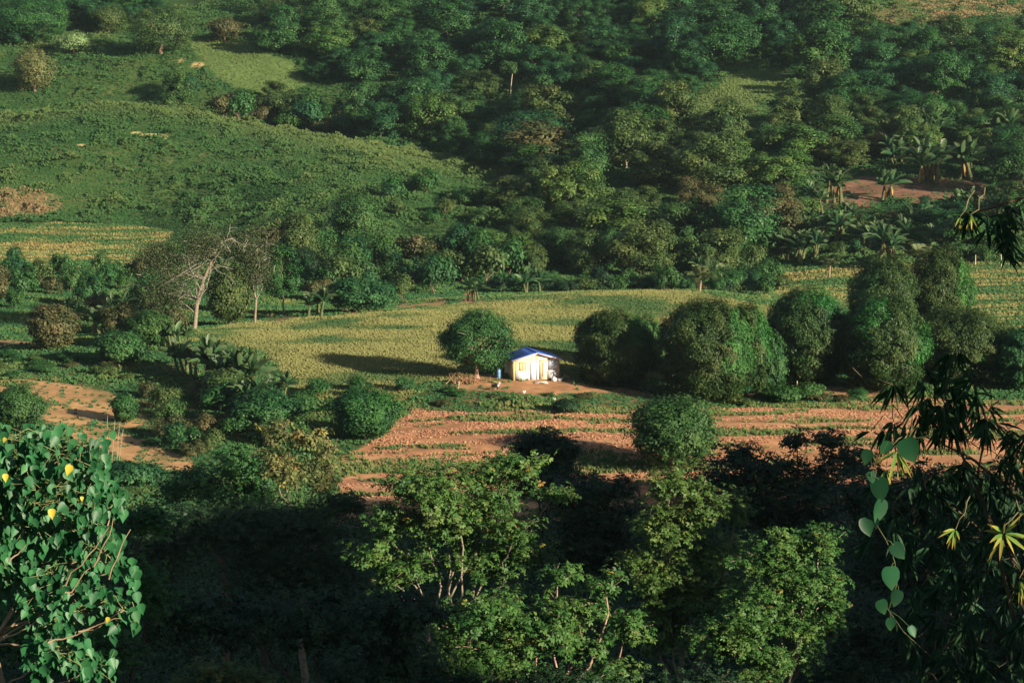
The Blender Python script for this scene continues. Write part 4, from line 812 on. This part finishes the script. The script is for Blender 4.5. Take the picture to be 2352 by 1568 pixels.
def build_near():
    # the big one in the middle
    near_tree('near_tree', 104, [(960, 1120, 100, 65), (1080, 1090, 90, 50), (1210, 1070, 85, 45), (1130, 1160, 90, 70), (1040, 1210, 110, 60), (900, 1190, 90, 60), (1120, 1290, 110, 70), (1220, 1270, 80, 55), (860, 1270, 70, 55), (890, 1330, 60, 40), (1270, 1130, 50, 32), (950, 1300, 90, 50), (1000, 1150, 80, 60, -1.5), (1180, 1220, 60, 50, -1.5)], 'broad lit tree whose green sprays reach over the ploughed field', 1, 'canopy', .17, .9, 'pale', yellow=.03, foot=1020)
    near_tree('near_tree', 82, [(1130, 1400, 120, 60), (1230, 1440, 110, 70), (1060, 1430, 90, 70), (1150, 1500, 130, 70), (1310, 1400, 80, 50), (1280, 1330, 60, 40), (1340, 1480, 70, 60), (1390, 1340, 55, 35), (1440, 1440, 70, 50), (1040, 1510, 80, 45), (1400, 1540, 90, 40)], 'lower half lit tree with forked orange stems below the broad one', 2, 'canopy', .16, .9, 'pink', yellow=.03, foot=1290, ydepth=1.4)
    near_tree('near_tree', 100, [(1540, 1110, 60, 50), (1600, 1160, 110, 60), (1530, 1220, 90, 70), (1470, 1290, 60, 45), (1620, 1270, 90, 70), (1690, 1180, 40, 30), (1540, 1340, 110, 80), (1640, 1380, 110, 80), (1500, 1440, 100, 80)], 'tall bright tree below the round bush of the ploughed field', 3, 'canopy', .16, .95, 'pale', yellow=.03, foot=1560)
    near_tree('near_tree', 92, [(1760, 1290, 90, 60), (1850, 1340, 90, 70), (1800, 1240, 50, 40), (1880, 1250, 80, 45), (1740, 1400, 110, 80), (1850, 1440, 90, 70), (1680, 1460, 110, 80), (1780, 1520, 110, 60), (1920, 1380, 40, 50)], 'feathery lit tree next to the bamboo, with thin pale branches', 4, 'canopy', .13, 1.1, 'pale', yellow=.02, foot=1790)
    # shaded ones; the dark palette paints part of their shade
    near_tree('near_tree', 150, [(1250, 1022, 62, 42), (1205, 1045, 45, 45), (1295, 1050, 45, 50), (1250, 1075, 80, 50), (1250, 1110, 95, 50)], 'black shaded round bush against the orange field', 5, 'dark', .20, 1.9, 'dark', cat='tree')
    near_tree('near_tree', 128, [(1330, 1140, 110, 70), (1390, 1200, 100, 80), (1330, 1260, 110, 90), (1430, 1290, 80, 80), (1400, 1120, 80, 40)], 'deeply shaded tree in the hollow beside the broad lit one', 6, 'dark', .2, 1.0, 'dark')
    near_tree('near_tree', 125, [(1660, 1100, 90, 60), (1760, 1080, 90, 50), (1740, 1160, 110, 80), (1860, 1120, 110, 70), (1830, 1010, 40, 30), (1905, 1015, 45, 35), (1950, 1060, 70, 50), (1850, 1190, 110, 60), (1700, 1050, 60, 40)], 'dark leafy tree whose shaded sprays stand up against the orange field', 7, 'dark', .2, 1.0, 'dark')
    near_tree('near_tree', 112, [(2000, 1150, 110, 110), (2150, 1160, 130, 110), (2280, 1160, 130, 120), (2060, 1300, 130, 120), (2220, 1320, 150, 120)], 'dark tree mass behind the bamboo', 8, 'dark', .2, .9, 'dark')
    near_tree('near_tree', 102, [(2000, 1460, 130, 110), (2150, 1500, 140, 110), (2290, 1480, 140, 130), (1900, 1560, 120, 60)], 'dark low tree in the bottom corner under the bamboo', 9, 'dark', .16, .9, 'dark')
    near_tree('near_tree', 138, [(450, 1100, 75, 40), (540, 1060, 75, 45), (600, 1100, 70, 50), (500, 1130, 90, 50), (400, 1130, 60, 35), (570, 1140, 80, 40)], 'green tree with a dark flank at the foot of the brown slope', 10, 'tree', .2, 1.0, 'brown', yellow=.04)
    near_tree('near_tree', 132, [(640, 1000, 50, 45), (710, 1010, 60, 45), (760, 1040, 30, 60), (680, 1080, 70, 55), (740, 1110, 40, 55), (630, 1060, 40, 50)], 'pale yellow olive tree with large drying leaves at the field corner', 11, 'straw', .26, .75, 'pale', yellow=.12, mat=M_DRYLEAF, sprig=4)
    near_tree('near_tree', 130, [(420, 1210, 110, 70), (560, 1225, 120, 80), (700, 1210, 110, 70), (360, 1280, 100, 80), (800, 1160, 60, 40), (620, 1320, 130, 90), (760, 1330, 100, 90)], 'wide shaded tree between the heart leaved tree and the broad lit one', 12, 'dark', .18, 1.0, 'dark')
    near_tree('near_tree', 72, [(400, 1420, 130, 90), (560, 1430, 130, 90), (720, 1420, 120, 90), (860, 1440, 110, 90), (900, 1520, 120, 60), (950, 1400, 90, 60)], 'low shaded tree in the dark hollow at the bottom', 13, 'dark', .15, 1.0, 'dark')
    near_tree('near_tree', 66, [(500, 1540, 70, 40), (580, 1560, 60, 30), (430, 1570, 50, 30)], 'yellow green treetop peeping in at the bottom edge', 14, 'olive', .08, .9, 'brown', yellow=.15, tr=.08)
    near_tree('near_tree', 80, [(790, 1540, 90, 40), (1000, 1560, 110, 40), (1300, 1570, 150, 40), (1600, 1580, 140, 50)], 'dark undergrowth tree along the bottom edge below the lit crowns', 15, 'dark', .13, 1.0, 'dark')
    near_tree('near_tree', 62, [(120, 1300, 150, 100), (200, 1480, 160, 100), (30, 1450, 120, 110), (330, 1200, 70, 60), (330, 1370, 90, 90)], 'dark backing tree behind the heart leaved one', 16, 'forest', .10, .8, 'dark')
build_near()

def build_heart_tree():
    """leafy tree with heart shaped leaves hanging on long stalks, a few of them yellow"""
    rng = np.random.default_rng(61); Y = 21.; m = size_at(Y); f = at(60, 1500, Y); f[2] = float(ground(f[0], f[1])) - .1
    B = [(60, 1020, 90, 40), (160, 1040, 90, 45), (30, 1110, 80, 60), (130, 1120, 110, 60), (215, 1090, 40, 45), (60, 1200, 90, 60), (170, 1200, 80, 50), (240, 1140, 35, 40), (100, 1280, 110, 50), (30, 1330, 60, 60), (150, 1330, 90, 50), (230, 1260, 50, 50), (200, 1400, 80, 50), (285, 1400, 35, 50), (110, 1430, 50, 50), (290, 1300, 25, 35), (150, 1500, 60, 40), (220, 1530, 50, 30), (265, 1150, 20, 30), (-60, 1180, 90, 150), (90, 1530, 30, 40)]
    bt, bl, by = Buf(), Buf(), Buf(); brk = (.34, .24, .15)
    root = np.zeros(3); hub = at(-20, 1480, Y + .3) - f; tube(bt, *crooked(root, hub, .07, .045, rng, .04, 8), brk, 8)
    for (u, v, ru, rv) in B:
        c = at(u, v, Y + rng.normal() * .15) - f; r = np.array([ru, ru * .9, rv]) * m
        P, R = crooked(hub if rng.random() < .4 else at(max(u - 120, -40), v + 70, Y + .2) - f, c, .012, .006, rng, .10, 7); tube(bt, P, R, np.array(brk) * 1.3, 5)
        n = int(ru * rv / 40) + 10; p = c + rng.uniform(-1, 1, (n, 3)) * r; D = unit(rng.normal(size=(n, 3)) * [.42, .38, .2] + [0, -.1, -1]); N = unit(rng.normal(size=(n, 3)) * [.55, .3, .3] + [.35, -1, .35]); N = unit(N - D * (D * N).sum(1, keepdims=True))
        C = ramp(rng.random(n), (.015,.085,.025), (.024,.12,.035), (.04,.16,.045)); L_ = rng.uniform(.045, .098, n); strips(bl, p, D, N, L_, L_ * .92, C, HEART, .12, 0, None, .16)
        for j in range(n):
            if j % 3 == 0: q = c + rng.uniform(-.6, .6, 3) * r; tube(bt, *crooked(q, p[j], .0035, .002, rng, .15, 4), (.22, .24, .10), 4)
    for (u, v, s) in [(12, 1102, .06), (160, 1082, .08), (118, 1183, .075), (188, 1153, .035), (248, 1430, .045), (12, 1018, .04)]:
        p = (at(u, v - 12, Y - .55) - f)[None]; D = unit(np.array([[rng.normal() * .4, -.1, -1]])); N = unit(np.array([[.3, -1, .2]])); N = unit(N - D * (D * N).sum(1, keepdims=True)); strips(by, p, D, N, s, s * .85, (.48, .42, .04), HEART, .1, 0, None, .2)
    for a, e in [((150, 1345), (250, 1210)), ((250, 1330), (300, 1215)), ((110, 1475), (215, 1445)), ((20, 1290), (60, 1250)), ((150, 1360), (230, 1280)), ((215, 1300), (260, 1190)), ((180, 1450), (280, 1420))]:
        tube(bt, *crooked(at(*a, Y - .5) - f, at(*e, Y - .45) - f, .009, .003, rng, .08, 7), (.28, .20, .12), 5)
    r = thing('heart_leaved_tree', f, 'near tree with hanging heart shaped green leaves and a few yellow ones', 'tree')
    put('branches', bt.mesh('branches', M_BARK, True), r); put('leaves', bl.mesh('heart_leaves', M_GLOSS, True), r); put('yellow_leaves', by.mesh('yellow_leaves', M_GLOSS, True), r)
build_heart_tree()

def build_bamboo():
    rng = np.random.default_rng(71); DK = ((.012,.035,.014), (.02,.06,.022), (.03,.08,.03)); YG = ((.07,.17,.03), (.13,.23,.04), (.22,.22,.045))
    def fan(b, p, axis_, n, L_, wd, cols, spread=.6, droop=.4, tip=None):
        D = unit(np.array(axis_)[None] + rng.normal(size=(n, 3)) * spread); N = unit(rng.normal(size=(n, 3)) * .5 + [.2, -.9, .5]); N = unit(N - D * (D * N).sum(1, keepdims=True))
        strips(b, np.repeat(np.asarray(p)[None], n, 0) + D * L_ * .08, D, N, L_ * rng.uniform(.65, 1.2, n), wd, ramp(rng.random(n), *cols), LANCE, droop * .5, 0, tip, .12)
    def clump(lab, Y, culms, sprays, foot, dark=DK, L0=.13, fans=()):
        f = at(*foot, Y); f[2] = float(ground(f[0], f[1])) - .2; bt, bl, bf = Buf(), Buf(), Buf(); m = size_at(Y); cu = []
        for pts in culms:
            bc = Buf(); cu.append(bc); P = np.array([at(u, v, Y + d) for u, v, d in pts]) - f; t = np.linspace(0, 1, len(P)); tt = np.linspace(0, 1, 12); Q = np.stack([np.interp(tt, t, P[:, k]) for k in range(3)], 1); tube(bc, Q, np.linspace(.011, .004, 12), (.11, .085, .05), 6)
        for (u, v, ru, rv, n) in sprays:
            for _ in range(n):
                q = at(u + rng.uniform(-ru, ru), v + rng.uniform(-rv, rv), Y + rng.normal() * .35) - f
                fan(bl, q, (rng.normal() * .5, rng.normal() * .2, -.8), rng.integers(5, 9), L0, L0 * .13, dark, .45, .4)
                if rng.random() < .5: tube(bl, *crooked(q + [rng.normal() * .08, 0, .09], q, .003, .002, rng, .1, 4), (.12, .10, .06), 4, 1)
        for (u, v, n, L_, ax, sp_, dy) in fans:
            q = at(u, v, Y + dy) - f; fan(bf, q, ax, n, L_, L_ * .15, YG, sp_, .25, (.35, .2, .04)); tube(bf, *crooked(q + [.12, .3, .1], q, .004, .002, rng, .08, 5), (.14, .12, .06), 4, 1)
        r = thing('bamboo', f, lab, 'bamboo', 'bamboo beside the viewpoint'); [put('culm', bc.mesh('culm', M_BARK, True), r) for bc in cu]; put('leaves', bl.mesh('bamboo_leaves', [M_BAMBOO, M_BARK], True), r)
        if fans: put('yellow_green_leaves', bf.mesh('yellow_green_leaves', [M_BAMBOO, M_BARK], True), r)
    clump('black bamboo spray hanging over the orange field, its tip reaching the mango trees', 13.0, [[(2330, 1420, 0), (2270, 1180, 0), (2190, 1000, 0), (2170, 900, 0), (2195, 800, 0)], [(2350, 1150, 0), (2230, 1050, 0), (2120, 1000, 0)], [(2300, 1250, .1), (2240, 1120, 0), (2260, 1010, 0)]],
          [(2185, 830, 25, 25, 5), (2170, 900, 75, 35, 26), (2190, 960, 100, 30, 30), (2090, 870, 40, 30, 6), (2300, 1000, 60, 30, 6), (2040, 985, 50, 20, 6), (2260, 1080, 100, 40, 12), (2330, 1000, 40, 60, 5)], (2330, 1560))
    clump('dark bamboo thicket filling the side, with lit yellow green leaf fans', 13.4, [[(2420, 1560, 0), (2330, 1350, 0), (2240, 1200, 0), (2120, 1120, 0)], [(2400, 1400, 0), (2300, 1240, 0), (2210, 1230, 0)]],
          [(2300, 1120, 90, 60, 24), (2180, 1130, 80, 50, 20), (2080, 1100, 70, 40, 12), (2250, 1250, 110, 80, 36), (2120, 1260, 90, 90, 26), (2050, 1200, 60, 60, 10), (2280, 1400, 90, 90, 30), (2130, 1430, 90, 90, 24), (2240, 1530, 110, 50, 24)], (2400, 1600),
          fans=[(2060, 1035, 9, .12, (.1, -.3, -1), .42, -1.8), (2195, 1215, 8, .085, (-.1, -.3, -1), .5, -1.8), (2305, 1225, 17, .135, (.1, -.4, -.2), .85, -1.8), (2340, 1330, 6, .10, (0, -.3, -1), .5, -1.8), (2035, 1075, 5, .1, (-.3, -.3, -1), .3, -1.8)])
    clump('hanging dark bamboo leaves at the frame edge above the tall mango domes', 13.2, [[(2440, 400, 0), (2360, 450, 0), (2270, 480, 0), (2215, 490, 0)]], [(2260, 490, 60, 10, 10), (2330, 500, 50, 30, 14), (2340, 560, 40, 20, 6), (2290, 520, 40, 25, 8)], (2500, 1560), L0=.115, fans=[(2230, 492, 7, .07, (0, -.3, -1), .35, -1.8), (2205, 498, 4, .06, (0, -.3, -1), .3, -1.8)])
    clump('unseen bamboo crown added outside the view to shade the bamboo in frame', 11.8, [[(3300, 1560, 0), (3100, 1000, 0), (3000, 600, 0)]], [(3000, 450, 380, 300, 260), (3000, 1000, 380, 300, 260), (3000, 1400, 380, 200, 160)], (3400, 1600), L0=.24)  # added out of view to block the sun from the bamboo in frame
    # vine with round leaves
    Y = 10.5; f = at(2110, 1560, Y); f[2] = float(ground(f[0], f[1])) - .1; bt, bl = Buf(), Buf()
    path = [(2140, 1000), (2075, 1010), (2010, 1060), (2000, 1100), (2022, 1145), (2010, 1200), (2035, 1240), (2055, 1290), (2060, 1340), (2040, 1400), (2075, 1450), (2130, 1500), (2200, 1560)]; P = np.array([at(u, v, Y + .05 * math.sin(i * 1.7) + max(0, i - 9) * 1.2) for i, (u, v) in enumerate(path)]) - f
    tube(bt, P, .0028, (.07, .08, .035), 5); tube(bt, *crooked(P[-1], (0, 0, 0), .004, .006, rng, .04, 6), (.07, .08, .035), 5)
    for (u, v, s_, an) in [(2078, 1012, .105, .6), (2040, 1015, .06, -.5), (1995, 1035, .055, -.3), (2018, 1100, .09, .15), (2022, 1150, .088, -.25), (1985, 1192, .07, .4), (2012, 1190, .055, -.7), (2052, 1252, .07, .8), (2045, 1305, .085, .1), (2000, 1085, .045, .2), (2064, 1358, .06, -.4), (2022, 1380, .06, .4), (2046, 1420, .05, 0), (2090, 1440, .045, .5)]:
        p = (at(u, v, Y - .05) - f)[None]; D = unit(np.array([[math.sin(an), rng.normal() * .25, -math.cos(an)]])); N = unit(np.array([[rng.normal() * .35 + .1, -1, rng.normal() * .35 + .1]])); N = unit(N - D * (D * N).sum(1, keepdims=True))
        strips(bl, p, D, N, s_, s_ * .92, np.array((.014, .07, .026)) * rng.uniform(.7, 1.3), [(-.12, .55), (0, .85), (.22, 1.02), (.5, .95), (.75, .62), (.92, .25), (1.02, .03)], rng.uniform(.05, .3), 0, (.03, .09, .03), rng.uniform(-.05, .18))
        k_ = int(np.argmin(np.linalg.norm(P - p, axis=1))); tube(bt, np.stack([P[k_], (P[k_] + p[0]) / 2 + [0, -.01, .01], p[0]]), .0018, (.07, .10, .04), 4)
    r = thing('round_leaved_vine', f, 'vine with big round green leaves hanging down the edge of the bamboo', 'vine'); put('stem', bt.mesh('vine_stem', M_BARK, True), r); put('leaves', bl.mesh('round_leaves', M_GLOSS, True), r)
build_bamboo()

# fruit in the dark bush at the left, and the haze over the valley
def build_haze():
    if HAZE <= 0: return
    b = Buf(); box(b, (GX[0] - 5, GY[0] - 5, HG.min() - 1.5), (GX[-1] + 5, GY[-1] + 5, max(HG.max() + 12, CAM_Z + 20)))
    m, t, N, L = new_mat('haze'); v = N('ShaderNodeVolumePrincipled'); v.inputs['Density'].default_value = HAZE; v.inputs['Color'].default_value = (.62, .82, .86, 1); v.inputs['Anisotropy'].default_value = .3
    o = N('ShaderNodeOutputMaterial'); L(v.outputs[0], o.inputs['Volume']); tag(put('haze', b.mesh('haze', m)), kind='stuff')
build_haze()
